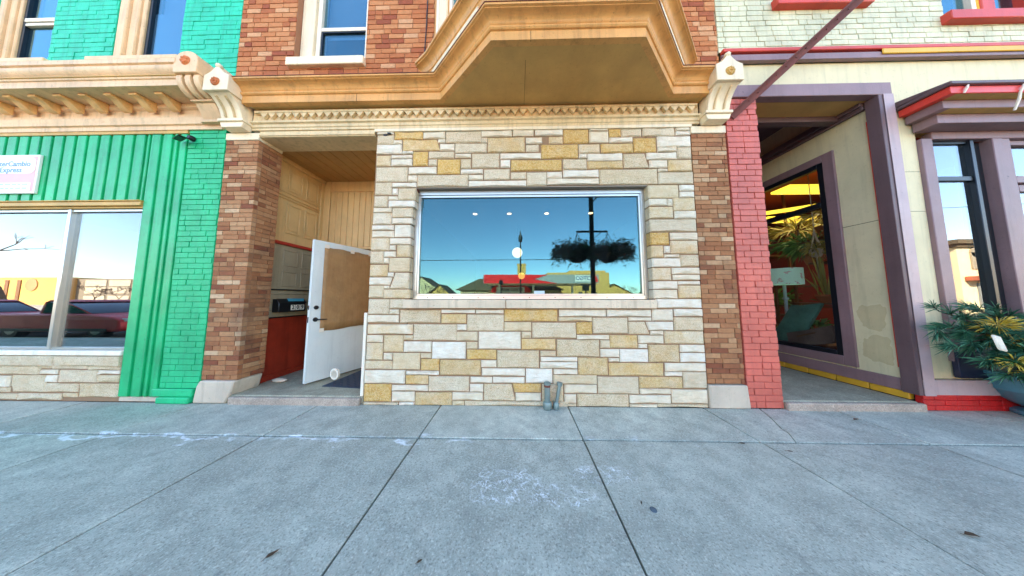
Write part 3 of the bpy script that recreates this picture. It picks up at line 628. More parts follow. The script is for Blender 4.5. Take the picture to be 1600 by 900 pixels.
# upper wall
uw=MB(); UH=[(-3.085,-2.08,4.555,6.35),(-1.13,2.12,4.2,6.3)]
bricks(uw,-3.88,2.685,4.045,6.4,.205,.0735,0,'x',UH,j=.009,back=.09)
uw.box(-3.88,.0,6.401,2.685,.25,9.0,1)
uw.box(-3.84,.095,3.82,-1.13,.25,4.5,1); uw.box(-3.875,.095,4.501,-3.086,.25,6.4,1); uw.box(-2.079,.095,4.501,-1.13,.25,6.4,1); uw.box(2.12,.095,3.82,2.68,.25,6.4,1); uw.box(-1.13,.02,3.85,2.12,.25,4.2,1)
part(uw,'brick_wall',[M['brickred'],M['brickmortar']],bevel=.002)
# upper window
u=MB()
u.box(-3.083,.072,4.556,-3.02,.2,6.3); u.box(-3.02,.055,4.556,-2.955,.2,6.3); u.box(-2.954,.04,4.556,-2.86,.2,6.3); u.box(-2.104,.055,4.556,-2.082,.2,6.3)
UW=part(u,'upper_window',M['creamwhite'],bevel=.008)
u=MB(); u.box(-2.859,.075,4.556,-2.80,.18,6.3); u.box(-2.15,.075,4.556,-2.105,.18,6.3); u.box(-2.799,.08,5.10,-2.151,.17,5.155); u.box(-2.799,.09,4.557,-2.151,.17,4.60); u.build('sash',M['white'],UW,bevel=.004)
u=MB(); u.box(-2.81,.105,4.59,-2.14,.111,5.11); u.box(-2.81,.118,5.14,-2.14,.124,6.3); u.box(-2.84,.2,4.557,-2.1,.21,5.1,1); u.box(-2.84,.24,5.1,-2.1,.25,6.3,2); u.build('pane',[M['glass3'],M['bluescreen'],M['blind']],UW)
u=MB(); u.box(-2.799,.086,4.60,-2.775,.1,5.10); u.box(-2.775,.087,5.08,-2.151,.1,5.10); u.build('screen_frame',M['blackframe'],UW)
u=MB(); u.box(-3.135,-.06,4.435,-2.065,.05,4.552); u.build('sill',M['creamwhite'],UW,bevel=.01,seg=2)
# entrance recess
XR=-3.62; YB=1.19; CZ=3.46
rw=MB()   # left wall of the recess: panelled, with a glazed band and a dark red dado
rw.box(XR-.06,.301,.0,XR,YB+.05,CZ+.2)
for (z0,z1,ya,yb) in ((2.98,3.34,.56,.80),(2.98,3.34,.86,1.10),(2.30,2.78,.56,.80),(2.30,2.78,.86,1.10)):
    fr_=.028
    for (a,b_,c,d) in ((ya,yb,z0,z0+fr_),(ya,yb,z1-fr_,z1),(ya,ya+fr_,z0+fr_,z1-fr_),(yb-fr_,yb,z0+fr_,z1-fr_)): rw.box(XR,a,c,XR+.016,b_,d)
    rw.box(XR,ya+.05,z0+.05,XR+.009,yb-.05,z1-.05)
for z in (2.83,2.87,2.93): rw.box(XR,.31,z,XR+.022,YB-.003,z+.02)
rw.box(XR,1.13,2.15,XR+.03,YB-.002,CZ-.003); rw.box(XR,.303,3.40,XR+.05,YB-.001,CZ-.001)
RW=part(rw,'recess_wall',M['panel'],bevel=.005)
gz=MB(); gz.box(XR+.002,.31,1.0,XR+.012,YB-.01,2.1); 
for (z0,z1,ya,yb) in ((1.78,2.04,.56,.80),(1.78,2.04,.86,1.10),(1.46,1.70,.56,.80),(1.46,1.70,.86,1.10)):
    for (a,b_,c,d) in ((ya,yb,z0,z0+.02),(ya,yb,z1-.02,z1),(ya,ya+.02,z0+.02,z1-.02),(yb-.02,yb,z0+.02,z1-.02)): gz.box(XR+.0125,a,c,XR+.022,b_,d)
for z in (1.10,1.22,1.34): gz.box(XR+.0125,.31,z,XR+.024,YB-.01,z+.018)
gz.build('lower_panelling',paint('grey_beige_panel_paint',(.36,.31,.22),.35,.15,.3,.2),RW,bevel=.004)
rs=MB(); rs.box(XR,.305,2.10,XR+.045,YB-.004,2.148); rs.build('red_rail',M['redstrip'],RW,bevel=.005)
bk=MB(); bk.box(XR+.002,.306,1.40,XR+.034,YB-.006,1.418); bk.box(XR+.002,.306,.985,XR+.04,YB-.006,1.0); bk.build('dark_rail',M['black'],RW,bevel=.003)
dd=MB(); dd.box(XR,.306,.06,XR+.016,YB-.01,.984); dd.box(XR+.0165,.306,.06,XR+.036,YB-.012,.17); dd.build('dado_panel',M['panelred'],RW,bevel=.005)
# back wall with boarding over the doorway
bw=MB()
DX0,DX1=-3.53,-2.555
bw.box(XR-.05,YB+.035,2.17,-1.87,YB+.10,CZ+.2)
bw.box(XR+.0,YB+.0,2.17,-3.48,YB+.034,CZ)
x=-3.47
while x<-1.9:
    bw.box(x,YB+.012,2.22,min(x+.105,-1.872),YB+.034,3.26); x+=.110
bw.box(-3.478,YB+.004,3.262,-1.872,YB+.034,CZ); bw.box(-3.478,YB-.004,2.17,-1.872,YB+.034,2.215)
bw.box(XR,YB,.06,DX0,YB+.1,2.168); bw.box(DX1+.01,YB,.06,-1.872,YB+.1,2.168)
part(bw,'back_wall',M['panel'],bevel=.004)
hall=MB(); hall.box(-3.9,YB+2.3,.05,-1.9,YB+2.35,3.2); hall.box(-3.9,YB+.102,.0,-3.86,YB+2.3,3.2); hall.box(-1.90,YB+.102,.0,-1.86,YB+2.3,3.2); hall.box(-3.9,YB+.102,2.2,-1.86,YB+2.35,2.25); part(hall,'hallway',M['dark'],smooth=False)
rc=MB(); rc.box(-1.868,.1625,.0,-1.812,YB+.1,CZ+.1); part(rc,'recess_side_wall',M['panel'])
cl=MB(); x=XR
while x<-1.88:
    cl.box(x+.002,.302,CZ,min(x+.16,-1.872),YB+.04,CZ+.03); x+=.165
cl.box(XR,.302,CZ+.031,-1.872,YB+.04,CZ+.06,1); part(cl,'recess_ceiling',[paint('amber_ceiling_paint',(.42,.235,.08),.5,.15,.3,.2),M['plum']],bevel=.004)
fl=MB(); fl.box(-3.62,.0,-.02,-1.87,YB+2.3,.094); fl.box(-3.50,-.045,-.02,-1.885,-.001,.082,1); part(fl,'entrance_step',[M['stepc'],M['stepedge']],bevel=.012,seg=2)
wt=MB(); wt.box(-1.898,-.012,.10,-1.866,.03,1.1); part(wt,'door_trim_strip',M['white'])
# door: swung outwards, hinge at the right of the doorway
ang=math.atan2(.30-1.16,-2.90-(-2.575))
DO=thing('door',(0,0,0),None,None); DO.parent=B; DO.location=(-2.575+.6,1.16,.118); DO.rotation_euler=(0,0,ang)
# local: x runs from the hinge to the free edge, the room side faces local +Y or -Y
d=MB(); d.box(0,-.022,0,.92,.022,2.0); 
dl=d.build('door_leaf',M['doorwhite'],DO,local=True,bevel=.003)
sgn=1
def loc_y(v): return v*sgn
# brown paper over the glass
rows,cols=10,12; pv=[]; 
x0,x1,z0,z1=.05,.79,.70,1.93
for i in range(rows+1):
    for j_ in range(cols+1):
        u_=j_/cols; w=i/rows
        xx=x0+(x1-x0)*u_; zz=z0+(z1-z0)*w
        yy=.026+.010*abs(math.sin(u_*7+w*1.3))*(.4+.6*(1-w))+(.014 if .28<u_<.36 else 0)*(1-w)+RN.uniform(0,.003)
        if i==rows: zz-=.018*abs(math.sin(u_*9)) + (.015 if j_==cols else 0)
        if i==0: zz+=.012*math.sin(u_*6)
        pv.append((xx,loc_y(yy),zz))
pf=[]
for i in range(rows):
    for j_ in range(cols):
        a=i*(cols+1)+j_; pf.append((a,a+1,a+cols+2,a+cols+1))
m,nt,bb=newmat('kraft_paper'); pp=pos(nt)
cc=mix(nt,noise(nt,pos(nt,(40,40,3)),1,5,.6),(.33,.17,.06),(.47,.27,.11)); cc=mix(nt,ramp(nt,noise(nt,pp,5,6,.6),[(.4,.35),(.6,0)]),cc,(.22,.11,.04))
L(nt,cc,bb.inputs['Base Color']); bb.inputs['Roughness'].default_value=.7; bump(nt,bb,noise(nt,pp,14,5,.6),.5,.02); M['kraft']=m
pm=MB(); pm.add(pv,pf); po=pm.build('paper_cover',M['kraft'],DO,local=True,angle=80)
so_=po.modifiers.new('thick','SOLIDIFY'); so_.thickness=.0015; so_.offset=1
tp=MB()
for (a,c) in ((.765,1.925),(.1,1.92),(.77,.70),(.4,1.91)): tp.box(a-.03,loc_y(.040),c-.025,a+.03,loc_y(.0415),c+.03)
tp.build_each('masking_tape',M['white'],DO,local=True)
h=MB()
h.lathe([(.0001,.016),(.026,.014),(.03,.006),(.03,0)],(.845,.0225,1.03),18,axis='y'); h.box(.835,.036,1.022,.855,.05,1.04)
h.build('deadbolt',M['black'],DO,local=True)
h=MB(); h.lathe([(.0001,.012),(.028,.01),(.032,0)],(.845,.0225,.86),18,axis='y'); h.tube([(.845,.03,.86),(.845,.06,.86),(.83,.066,.86),(.72,.066,.857)],[.009,.009,.009,.006],8)
h.build('lever_handle',M['black'],DO,local=True)
h=MB(); h.box(.9205,-.012,.82,.922,.012,.9); h.box(.9205,-.012,1.0,.922,.012,1.06); h.build_each('latch_plate',M['black'],DO,local=True)
h=MB()
for z in (.2,1.0,1.8): h.tube([(0,.028,z-.05),(0,.028,z+.05)],.008,8)
h.build_each('hinge',M['alu'],DO,local=True)
# end brackets (consoles)
def console(cx0,cx1,rm):
    K=thing('corbel',(0,0,0),None,None); K.parent=B; K.location=(.6+(cx0+cx1)/2,0,3.5)
    k=MB(); k.prism([(-.0,3.612),(-.115,3.612),(-.125,3.64),(-.135,3.68),(-.155,3.73),(-.19,3.78),(-.235,3.822),(-.27,3.838),(-.0,3.84)],'x',cx0+.02,cx1-.02)
    xm=(cx0+cx1)/2; h=(cx1-cx0)/2
    k.prism([(cx0,3.8405),(cx1,3.8405),(cx1,4.045),(cx1-.03,4.055),(cx1-.075,4.08),(xm+.05,4.115),(xm+.022,4.15),(xm-.022,4.15),(xm-.05,4.115),(cx0+.075,4.08),(cx0+.03,4.055),(cx0,4.045)],'y',-.30,.0)
    k.ball((xm,-.28,4.172),.033,14); k.tube([(xm,-.265,4.165),(xm,.0,4.165)],.022,10)
    k.build('console_block',M['creamwhite'],K,bevel=.005)
    for dx in (-.06,.06):
        r=MB()
        pts=[(-.128,3.63),(-.14,3.68),(-.16,3.73),(-.196,3.78),(-.24,3.822)]
        for a,b_ in zip(pts,pts[1:]):
            for q in range(4):
                t=(q+.5)/4; y=a[0]+(b_[0]-a[0])*t; z=a[1]+(b_[1]-a[1])*t
                r.obox((xm+dx-.011,y-.012,z-.012),(.022,0,.008),(0,.016,0),(0,.0,.009))
        r.build('rope_moulding',M['cream'],K)
    r=MB(); r.lathe([(.0001,-.012),(.02,-.016),(.05,-.008),(.055,.0)],(xm,-.301,3.95),18,axis='y')
    for q in range(8):
        a=q*math.pi/4; r.ball((xm+.034*math.cos(a),-.309,3.95+.034*math.sin(a)),.016,8)
    r.ball((xm,-.318,3.95),.014,8)
    r.build('rosette',rm,K)
    c=MB(); c.box(cx0-.01,-.135,3.575,cx1+.01,.0,3.611); c.prism([(cx0,3.574),(cx1,3.574),(cx1-.025,3.503),(cx0+.025,3.503)],'y',-.115,0); c.build('ledge',M['creamwhite'],K,bevel=.005)
console(-3.875,-3.555,M['terracotta']); console(2.36,2.675,M['gold'])
shell(B,-3.88,2.68,.2,13,9.0,M['brickmortar'])
sw=MB(); sw.box(-3.88,.31,0,-3.70,13,4.38); sw.box(2.60,.31,0,2.68,13,4.38); part(sw,'party_wall',M['brickmortar'],smooth=False)
fl2=MB(); fl2.box(-3.68,.26,3.55,2.58,12.7,3.75); part(fl2,'upper_floor',M['dark'],smooth=False)
# things in or on the centre building ------------------------------------------------
# mailbox 209
MX=thing('mailbox',(XR+.04,.65,1.07),'black wall mailbox numbered 209 on the recess wall by the open door','mailbox')
q=MB(); q.prism([(XR+.025,1.07),(XR+.13,1.07),(XR+.13,1.20),(XR+.085,1.262),(XR+.025,1.27)],'y',.45,.87); q.build('box',M['black'],MX,bevel=.006)
q=MB(); q.obox((XR+.134,.445,1.2),(-.052,0,.07),(0,.43,0),(.004,0,.004)); q.build('lid',M['black'],MX,bevel=.002)
q=MB(); q.box(XR+.085,.60,1.226,XR+.118,.845,1.2755); q.build('mail',plain('blue_leaflet',(.06,.30,.46),.5,var=.5),MX)
for i,dg_ in enumerate('209'):
    t=MB(); y=.625+i*.075; t.box(XR+.1302,y,1.095,XR+.1325,y+.066,1.175); tp_=t.build('number_tile',M['white'],MX)
    text_mesh(dg_,.082,'digit',M['black'],tp_,Vector((XR+.1335,y+.033,1.136)),ROT_RIGHT,.0008,bold=.002)
# stone lump beside the pier base
q=MB(); q.ball((0,0,0),.07,12); 
o=q.build('rubble_stone',M['limestone']); o.scale=(1.5,.7,.42); o.location=(-3.36,.42,.094); 
tag(o,'pale rough stone lying on the entrance floor behind the left brick pier','stone')
# roll of tape
q=MB(); rr=[]
for k in range(25):
    pass
q.lathe([(.052,-.013),(.075,-.013),(.075,.013),(.052,.013),(.052,-.013)],(0,0,0),26,axis='y')
o=q.build('tape_roll',M['white']); o.location=(-2.50,.335,.094+.075); o.rotation_euler=(0,0,rad(-14)); tag(o,'white roll of tape standing on the step under the open white door','tape')
# door mat
q=MB(); q.box(-.36,-.42,0,.36,.42,.008)
for i in range(13):
    for j_ in range(15):
        a=-.32+i*.0533; b_=-.385+j_*.055
        if (i+j_)%2==0: q.obox((a-.022,b_,.0082),(.022,.022,0),(.022,-.022,0),(0,0,.004))
o=q.build('door_mat',plain('navy_rubber',(.02,.035,.07),.6)); o.location=(-2.22,.66,.0955); o.rotation_euler=(0,0,rad(-6)); tag(o,'dark blue ribbed door mat lying behind the open white door','door mat')
# two stub pipes
P1=thing('standpipe',(.355,-.075,0),'thicker grey capped pipe stub against the stone wall','pipe',)
q=MB(); q.tube([(.355,-.075,.05),(.355,-.075,.265)],.034,16); q.build('pipe',M['galv'],P1)
q=MB(); q.lathe([(.045,0),(.05,.01),(.05,.07),(.043,.085),(.036,.09)],(.355,-.075,.0),16); q.build('flange',M['galv'],P1)
q=MB(); q.lathe([(.036,.252),(.038,.262),(.038,.272),(.036,.276)],(.355,-.075,0),16,1); q.lathe([(.041,.277),(.041,.297),(.03,.305),(.0001,.306)],(.355,-.075,0),16); q.build('cap',[M['galv'],M['rust']],P1)
P2=thing('standpipe',(.46,-.06,0),'thinner leaning pipe stub beside the capped pipe against the stone wall','pipe')
q=MB(); q.tube([(.455,-.065,.03),(.505,-.05,.27)],.02,12); q.build('pipe',M['galv'],P2)
q=MB(); q.lathe([(.032,0),(.036,.02),(.034,.06),(.022,.08)],(.455,-.07,.0),14); q.build('flange',M['galv'],P2)
q=MB(); q.tube([(.501,-.051,.255),(.508,-.049,.292)],.031,12); q.build('cap',M['galv'],P2)
# cable on the brick wall
q=MB(); q.tube([(-1.235,-.008,6.3),(-1.232,-.01,5.3),(-1.24,-.012,4.9),(-1.25,-.014,4.6),(-1.235,-.02,4.42)],.007,6); tag(q.build('cable',M['black']),'thin black cable hanging down the brick wall beside the bay','cable')
# bracket light stub on the stone at the top left
q=MB(); q.box(-1.76,-.018,3.425,-1.72,.0,3.445); q.tube([(-1.735,-.012,3.435),(-1.68,-.03,3.445)],.005,8); q.box(-1.695,-.04,3.437,-1.655,-.018,3.452); tag(q.build('wire_bracket',M['black']),'small black wire bracket on the top left corner of the stone wall','bracket')
# shop lamps
for i,(x,y) in enumerate(((-.86,1.72),(-.15,1.72),(.62,1.72),(1.52,1.72))):
    q=MB(); q.lathe([(.0001,0),(.045,0),(.045,-.004),(.035,-.006),(.0001,-.006)][::-1],(x,y,3.018),16,0); 
    lab=['first','second','third','fourth'][i]
    tag(q.build('downlight',M['lampwarm']),f'small recessed ceiling light seen through the big shop window, {lab} from its left end','ceiling light','ceiling lights in the stone-fronted shop')
def pendant(x,y,z,r,m,label):
    T=thing('pendant_lamp',(x,y,z-r),label,'lamp','globe lamps in the stone-fronted shop')
    q=MB(); q.ball((x,y,z),r,24); q.build('globe',m,T)
    q=MB(); q.tube([(x,y,z+r),(x,y,3.01)],.006,6); q.build('cord',M['black'],T)
pendant(.015,2.4,2.34,.122,M['globe'],'large glowing white globe lamp hanging in the big shop window')
pendant(.13,3.2,1.87,.088,M['globe2'],'small amber globe lamp hanging below the large glowing globe')
q=None
for (x,z) in ((.05,2.06),(.12,2.07),(.09,1.58),(.16,1.60)):
    pass
# ------------------------------------------------------------------ LEFT BUILDING (green)
M['modil']=paint('golden_cream_paint',(.70,.44,.19),.5,.22,.5,.35)
G_=thing('green_building',(-6,0,0),'green painted building with tan bracketed cornice and ribbed siding over its shop window','building')
def gpart(mb,name,mats,parent=None,**k): return mb.build(name,mats,parent or G_,**k)
q=MB(); bricks(q,-4.43,-3.922,.17,3.575,.21,.0705,-.004,'x',j=.005,jit=.006,back=.05); q.box(-4.42,.05,.0,-3.93,.4,3.57,1)
pi=gpart(q,'brick_pilaster',[M['gbrick'],M['gjoint']],bevel=.003)
q=MB(); q.box(-4.50,-.03,.075,-3.98,.03,.168); q.box(-4.40,-.05,.0,-3.985,.03,.075); q.build('plinth',M['gbrick'],pi,bevel=.012,seg=2)
# ribbed siding: a sheet with raised battens, above the window and down its right side
def siding(mb,x0,x1,z0,z1,grooves):
    prev=x0
    for gx in grooves+[x1]:
        a,b=prev,min(gx-.02,x1)
        if b-a>.01: mb.box(a,-.012,z0,b,.03,z1)
        prev=gx+.02
    mb.box(x0,.006,z0,x1,.0295,z1,1)
q=MB(); gr=[]; x=-5.02
while x>-9.4: gr.append(x); x-=.166
siding(q,-9.5,-4.952,2.575,3.50,sorted(gr)); siding(q,-4.945,-4.432,.065,3.50,[-4.80,-4.64,-4.56])
gpart(q,'ribbed_siding',[M['green'],M['greendark']],bevel=.006)
q=MB(); q.box(-9.5,-.03,2.50,-4.955,.06,2.555); q.box(-9.5,-.045,2.556,-4.955,.03,2.573); q.box(-9.5,.0,2.475,-4.955,.1,2.499,0); gpart(q,'window_head',M['gold'],bevel=.006)
# shop window
q=MB(); q.box(-6.035,.02,.625,-5.985,.09,2.474); q.box(-9.5,.03,2.44,-6.036,.09,2.474); q.box(-5.984,.03,2.44,-4.955,.09,2.474); q.box(-9.5,.03,.625,-6.036,.09,.65); q.box(-5.984,.03,.625,-4.955,.09,.65); q.box(-4.985,.03,.651,-4.955,.09,2.439)
GW=gpart(q,'shop_window',M['alu'],bevel=.004)
q=MB(); q.box(-9.5,.06,.64,-6.02,.068,2.45); q.box(-6.0,.06,.64,-4.97,.068,2.45); q.build('pane',M['glass5'],GW)
q=MB(); q.box(-9.5,-.03,.563,-4.95,.12,.624); q.build('sill',M['white'],GW,bevel=.008)
# stone base
q=MB()
for s in "c-7240,318,-6691,318,-6691,428,-7240,428;c-6680,323,-6017,323,-6017,432,-6680,432;c-6007,397,-5883,397,-5883,434,-6007,434;c-5865,395,-5394,395,-5394,436,-5865,436;c-5384,387,-4976,387,-4976,435,-5384,435;w-5997,330,-5779,330,-5779,382,-5997,382;c-5756,229,-5243,229,-5243,379,-5756,379;w-5241,336,-4968,336,-4968,377,-5241,377;w-6970,174,-6376,174,-6376,303,-6996,303;c-6962,105,-6379,105,-6379,161,-6962,161;c-6342,110,-5903,110,-5938,311,-6379,311;w-5915,230,-5774,230,-5774,314,-5915,314;c-5230,236,-4968,236,-4968,319,-5230,319;c-5910,114,-5483,114,-5483,211,-5748,211;c-5919,112,-5751,112,-5751,216,-5919,216;t-5453,56,-4956,56,-4956,214,-5478,214;c-7059,23,-6259,23,-6259,85,-7059,85;c-6242,19,-5684,19,-5684,91,-6242,91;g-5665,51,-5481,51,-5481,100,-5665,100".split(';'):
    stone(q,s[0],[int(v) for v in s[1:].split(',')],0,.08,.008)
for (a,b_,c,d) in ((-9.5,-5.79,.44,.555),(-5.78,-4.955,.44,.553)): stone(q,'c',[int(v*1000) for v in (a,c,b_,c,b_,d,a,d)],-.03,.1,.006)
q.box(-9.5,.008,.0,-4.952,.1,.44,1)
for (a,b_) in ((-9.5,-8.9),(-8.88,-8.2),(-8.18,-7.5)):
    stone(q,'c',[int(v*1000) for v in (a,.23,b_,.23,b_,.42,a,.42)],0,.08); stone(q,'w',[int(v*1000) for v in (a+.1,.02,b_,.02,b_,.22,a+.1,.22)],0,.08)
gpart(q,'stone_base',[M['stone'],M['mortar']],angle=24)
q=MB(); q.box(-4.95,.0,.0,-4.42,.05,.06); gpart(q,'foot_stone',M['limestone'],bevel=.01)
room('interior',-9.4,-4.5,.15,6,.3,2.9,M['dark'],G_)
# cornice
q=MB(); q.sweep([(-9.6,0),(-4.16,0)],[(-.1,3.905),(.305,3.905),(.305,3.985),(.318,3.99),(.325,4.01),(.318,4.022),(.312,4.03),(.33,4.05),(.352,4.075),(.36,4.105),(.352,4.132),(.345,4.14),(.365,4.15),(.365,4.205),(-.1,4.25)])
GC=gpart(q,'cornice',M['rosecream'],angle=32)
q=MB(); q.sweep([(-9.6,0),(-4.16,0)],[(.3245,4.008),(.336,4.012),(.336,4.022),(.3185,4.024)]); q.build('gilt_line',M['gold'],GC)
q=MB(); q.sweep([(-9.6,0),(-3.95,0)],[(-.1,3.545),(.03,3.545),(.03,3.60),(.052,3.61),(.052,3.655),(.06,3.67),(.06,3.70),(.018,3.715),(.018,3.83),(.05,3.845),(.05,3.903),(-.1,3.903)])
q.build('frieze',M['rosecream'],GC,angle=32)
q=MB(); q.box(-9.6,-.02,3.502,-4.44,.03,3.544); q.build('gilt_fillet',M['gold'],GC)
x=-4.62; k0=None
while x>-9.4:
    q=MB(); q.prism([(-.05,3.902),(-.225,3.902),(-.225,3.874),(-.19,3.87),(-.16,3.855),(-.135,3.83),(-.11,3.805),(-.085,3.788),(-.065,3.778),(-.05,3.775)],'x',x,x+.10)
    q.build('modillion',M['modil'],GC,bevel=.004); x-=.338
# round-topped end bracket
K=thing('end_bracket',(0,0,0),None,None); K.parent=G_; K.location=(1.93,0,3.6)
xm=-4.03; arch=[(xm-.15,4.02),(xm+.15,4.02),(xm+.15,4.17)]+[(xm+.15*math.cos(a),4.17+.13*math.sin(a)) for a in [math.pi*t/12 for t in range(1,12)]]+[(xm-.15,4.17)]
q=MB(); q.prism(arch,'y',-.36,.0); q.build('bracket_head',M['rosecream'],K,bevel=.006)
q=MB(); q.lathe([(.0001,-.01),(.03,-.02),(.055,-.004),(.06,0)],(xm,-.361,4.17),18,axis='y')
for t in range(6):
    a=t*math.pi/3+.3; q.ball((xm+.034*math.cos(a),-.37,4.17+.034*math.sin(a)),.018,8)
q.build('rosette',M['terracotta'],K)
q=MB()
for dx in (-.11,-.0,.11):
    q.prism([(-.06,4.018),(-.33,4.018),(-.335,3.97),(-.32,3.91),(-.285,3.86),(-.235,3.825),(-.19,3.815),(-.06,3.83)],'x',xm+dx-.035,xm+dx+.035)
q.build('scroll_rib',M['rosecream'],K,bevel=.005)
q=MB(); q.box(xm-.14,-.20,3.795,xm+.15,-.0,3.814); q.prism([(-.0,3.794),(-.17,3.794),(-.075,3.64),(-.0,3.64)],'x',xm-.12,xm+.14); q.box(xm-.15,-.09,3.60,xm+.12,0,3.638); q.build('bracket_foot',M['rosecream'],K,bevel=.005)
# upper wall
GH=[(-7.55,-6.655,4.64,7),(-5.72,-4.73,4.64,7)]
q=MB(); bricks(q,-9.5,-3.884,4.255,6.5,.21,.072,0,'x',GH,j=.004,jit=.006,back=.09)
q.box(-9.5,.0,6.501,-3.884,.25,9.2,1); q.box(-30,.0,.0,-9.51,.3,9.2,1)  # wall end beyond view, carried down the street to shade the pavement
for a,b_ in ((-9.5,-7.55),(-6.655,-5.72),(-4.73,-3.89)): q.box(a,.095,4.0,b_,.25,6.5,1)
gpart(q,'brick_wall',[M['tbrick'],M['tjoint']],bevel=.003)
for nm,(a,b_,rev,scr) in (('l',(-7.55,-6.655,.20,'screen')),('r',(-5.72,-4.73,.30,'blind'))):
    q=MB(); q.box(a+.003,.004,4.641,a+rev*.42,.2,6.4); q.box(a+rev*.42+.002,.035,4.641,a+rev*.8,.2,6.4); q.box(a+rev*.8+.002,.06,4.641,a+rev,.2,6.4); q.box(b_-.05,.05,4.641,b_-.003,.2,6.4)
    UWn=gpart(q,'upper_window',M['rosecream'],bevel=.012)
    q=MB(); q.box(a+rev+.002,.085,4.641,a+rev+.045,.15,6.4); q.box(b_-.09,.085,4.641,b_-.052,.15,6.4); q.box(a+rev+.046,.085,4.641,b_-.091,.15,4.665)
    if scr=='screen': q.box(a+rev+.046,.085,5.32,b_-.091,.15,5.36,1); q.box(a+rev+.046,.075,5.375,b_-.091,.15,5.43,1)
    q.build('sash',[M['blackframe'],M['white']],UWn,bevel=.003)
    q=MB(); q.box(a+rev+.03,.115,4.65,b_-.07,.121,6.4); q.box(a+rev+.046,.123,4.65,b_-.092,.128,5.34 if scr=='screen' else 5.5,1)
    q.box(a+rev+.046,.19,4.65,b_-.06,.2,6.4,2)
    q.build('pane',[M['glass3'],M['screen'] if scr=='screen' else M['blind'],M['blind']],UWn)
    q=MB(); q.box(a-.28,-.055,4.575,b_+.05,.05,4.638); q.build('sill',M['rosecream'],UWn,bevel=.008)
shell(G_,-30,-3.90,.2,13,9.2,M['gjoint'])
# security lamp and sign
T=thing('floodlight',(-4.45,-.08,3.4),'small black floodlight on the green siding under the tan cornice','floodlight')
q=MB(); q.obox((-4.50,-.03,3.37),(.17,-.06,-.0),(.03,-.10,-.03),(0,.01,.022)); q.build('lamp_head',M['black'],T,bevel=.005)
q=MB(); q.lathe([(.035,0),(.035,-.03),(.02,-.05),(.0001,-.05)][::-1],(-4.36,-.012,3.42),14,axis='y'); q.tube([(-4.38,-.05,3.41),(-4.40,-.08,3.39)],.01,8); q.build('mount',M['black'],T)
T=thing('shop_sign',(-6.9,-.03,2.62),'faded white and pink lettered shop sign on the green ribbed siding','sign')
sx0,sx1,sz0,sz1=-7.38,-6.43,2.675,3.215
q=MB(); q.box(sx0,-.036,sz0,sx1,-.0125,sz1); q.build('board',plain('sign_white',(.78,.78,.80),.4,var=.04),T,bevel=.003)
pk=plain('faded_pink',(.72,.42,.46),.5,var=.12); lt=plain('sign_panel_white',(.80,.80,.82),.4,var=.03)
q=MB(); q.box(sx0+.03,-.038,sz0+.03,sx1-.03,-.0365,sz1-.025); q.build('pink_field',pk,T)
def rrect(x0,x1,z0,z1,r,corners):
    pts=[]
    for (cx,cz,a0,on) in ((x1-r,z1-r,0,'tr'),(x0+r,z1-r,90,'tl'),(x0+r,z0+r,180,'bl'),(x1-r,z0+r,270,'br')):
        if on in corners: pts+=[(cx+r*math.cos(rad(a0+t*15)),cz+r*math.sin(rad(a0+t*15))) for t in range(7)]
        else: pts.append({'tr':(x1,z1),'tl':(x0,z1),'bl':(x0,z0),'br':(x1,z0)}[on])
    return pts
q=MB(); q.prism(rrect(sx0+.03,sx1-.035,sz0+.275,sz1-.04,.07,('tr','br')),'y',-.0405,-.0382); q.box(sx0+.03,-.0405,sz0+.035,sx1-.06,-.0382,sz0+.145); q.build('white_field',lt,T)
ink=plain('sign_blue_ink',(.10,.26,.42),.5); red=plain('sign_rose_ink',(.70,.33,.42),.5)
text_mesh('InterCambio',.098,'lettering',ink,T,Vector((-6.79,-.0412,2.682+.40)),ROT_FRONT,.0006,sx=1.02,bold=.0015)
text_mesh('Express',.098,'lettering',ink,T,Vector((-6.80,-.0412,2.682+.315)),ROT_FRONT,.0006,sx=1.02,bold=.0015)
q=MB(); q.prism([(-7.13,3.05),(-7.03,3.085),(-7.045,3.15),(-7.06,3.135),(-7.14,3.115)],'y',-.0414,-.0408); q.prism([(-7.2,2.99),(-7.12,3.02),(-7.07,3.075),(-7.085,3.075),(-7.13,3.04),(-7.2,3.015)],'y',-.0414,-.0408); q.build('arrow_emblem',red,T)
# small print: unreadable in the photo, kept as grey bars of the same size
q=MB()
for z,l in ((2.79,.9),(2.735,.95)):
    x=-7.33
    while x<-6.55:
        w=RN.uniform(.03,.09); q.box(x,-.0413,z,min(x+w,-6.53),-.0408,z+.018); x+=w+.02
q.build('small_print',plain('sign_grey_ink',(.42,.52,.58),.5),T)
# ------------------------------------------------------------------ RIGHT BUILDING (plant shop)
H=thing('corner_shop_building',(6,0,0),'pale green brick building with purple trim, coral pier and hooded shop window','building')
def hpart(mb,name,mats,parent=None,**k): return mb.build(name,mats,parent or H,**k)
q=MB(); bricks(q,2.712,3.112,.0,3.87,.21,.0745,-.002,'x',j=.006,jit=.006,back=.05); q.box(2.72,.05,0,3.11,.55,3.87,1)
hpart(q,'brick_pier',[M['rbrick'],M['rjoint']],bevel=.003)
q=MB(); q.box(2.70,-.03,3.872,4.79,.07,4.04); hpart(q,'beam',M['purple'],bevel=.006)
q=MB(); q.box(3.113,.0705,3.875,4.64,.32,3.98); q.box(3.113,.321,4.25,4.66,4.0,4.3,1); q.box(3.113,.3205,3.80,4.66,.42,4.24,1); q.prism([(3.15,4.22),(3.8,4.22),(4.6,4.22),(4.6,4.24),(3.15,4.24)],'y',.5,.55,2); q.obox((3.2,.5,4.20),(1.2,1.5,0),(.1,-.06,0),(0,0,.04),2); q.obox((3.5,.5,4.20),(1.2,1.6,0),(.05,-.03,0),(0,0,.04),3)
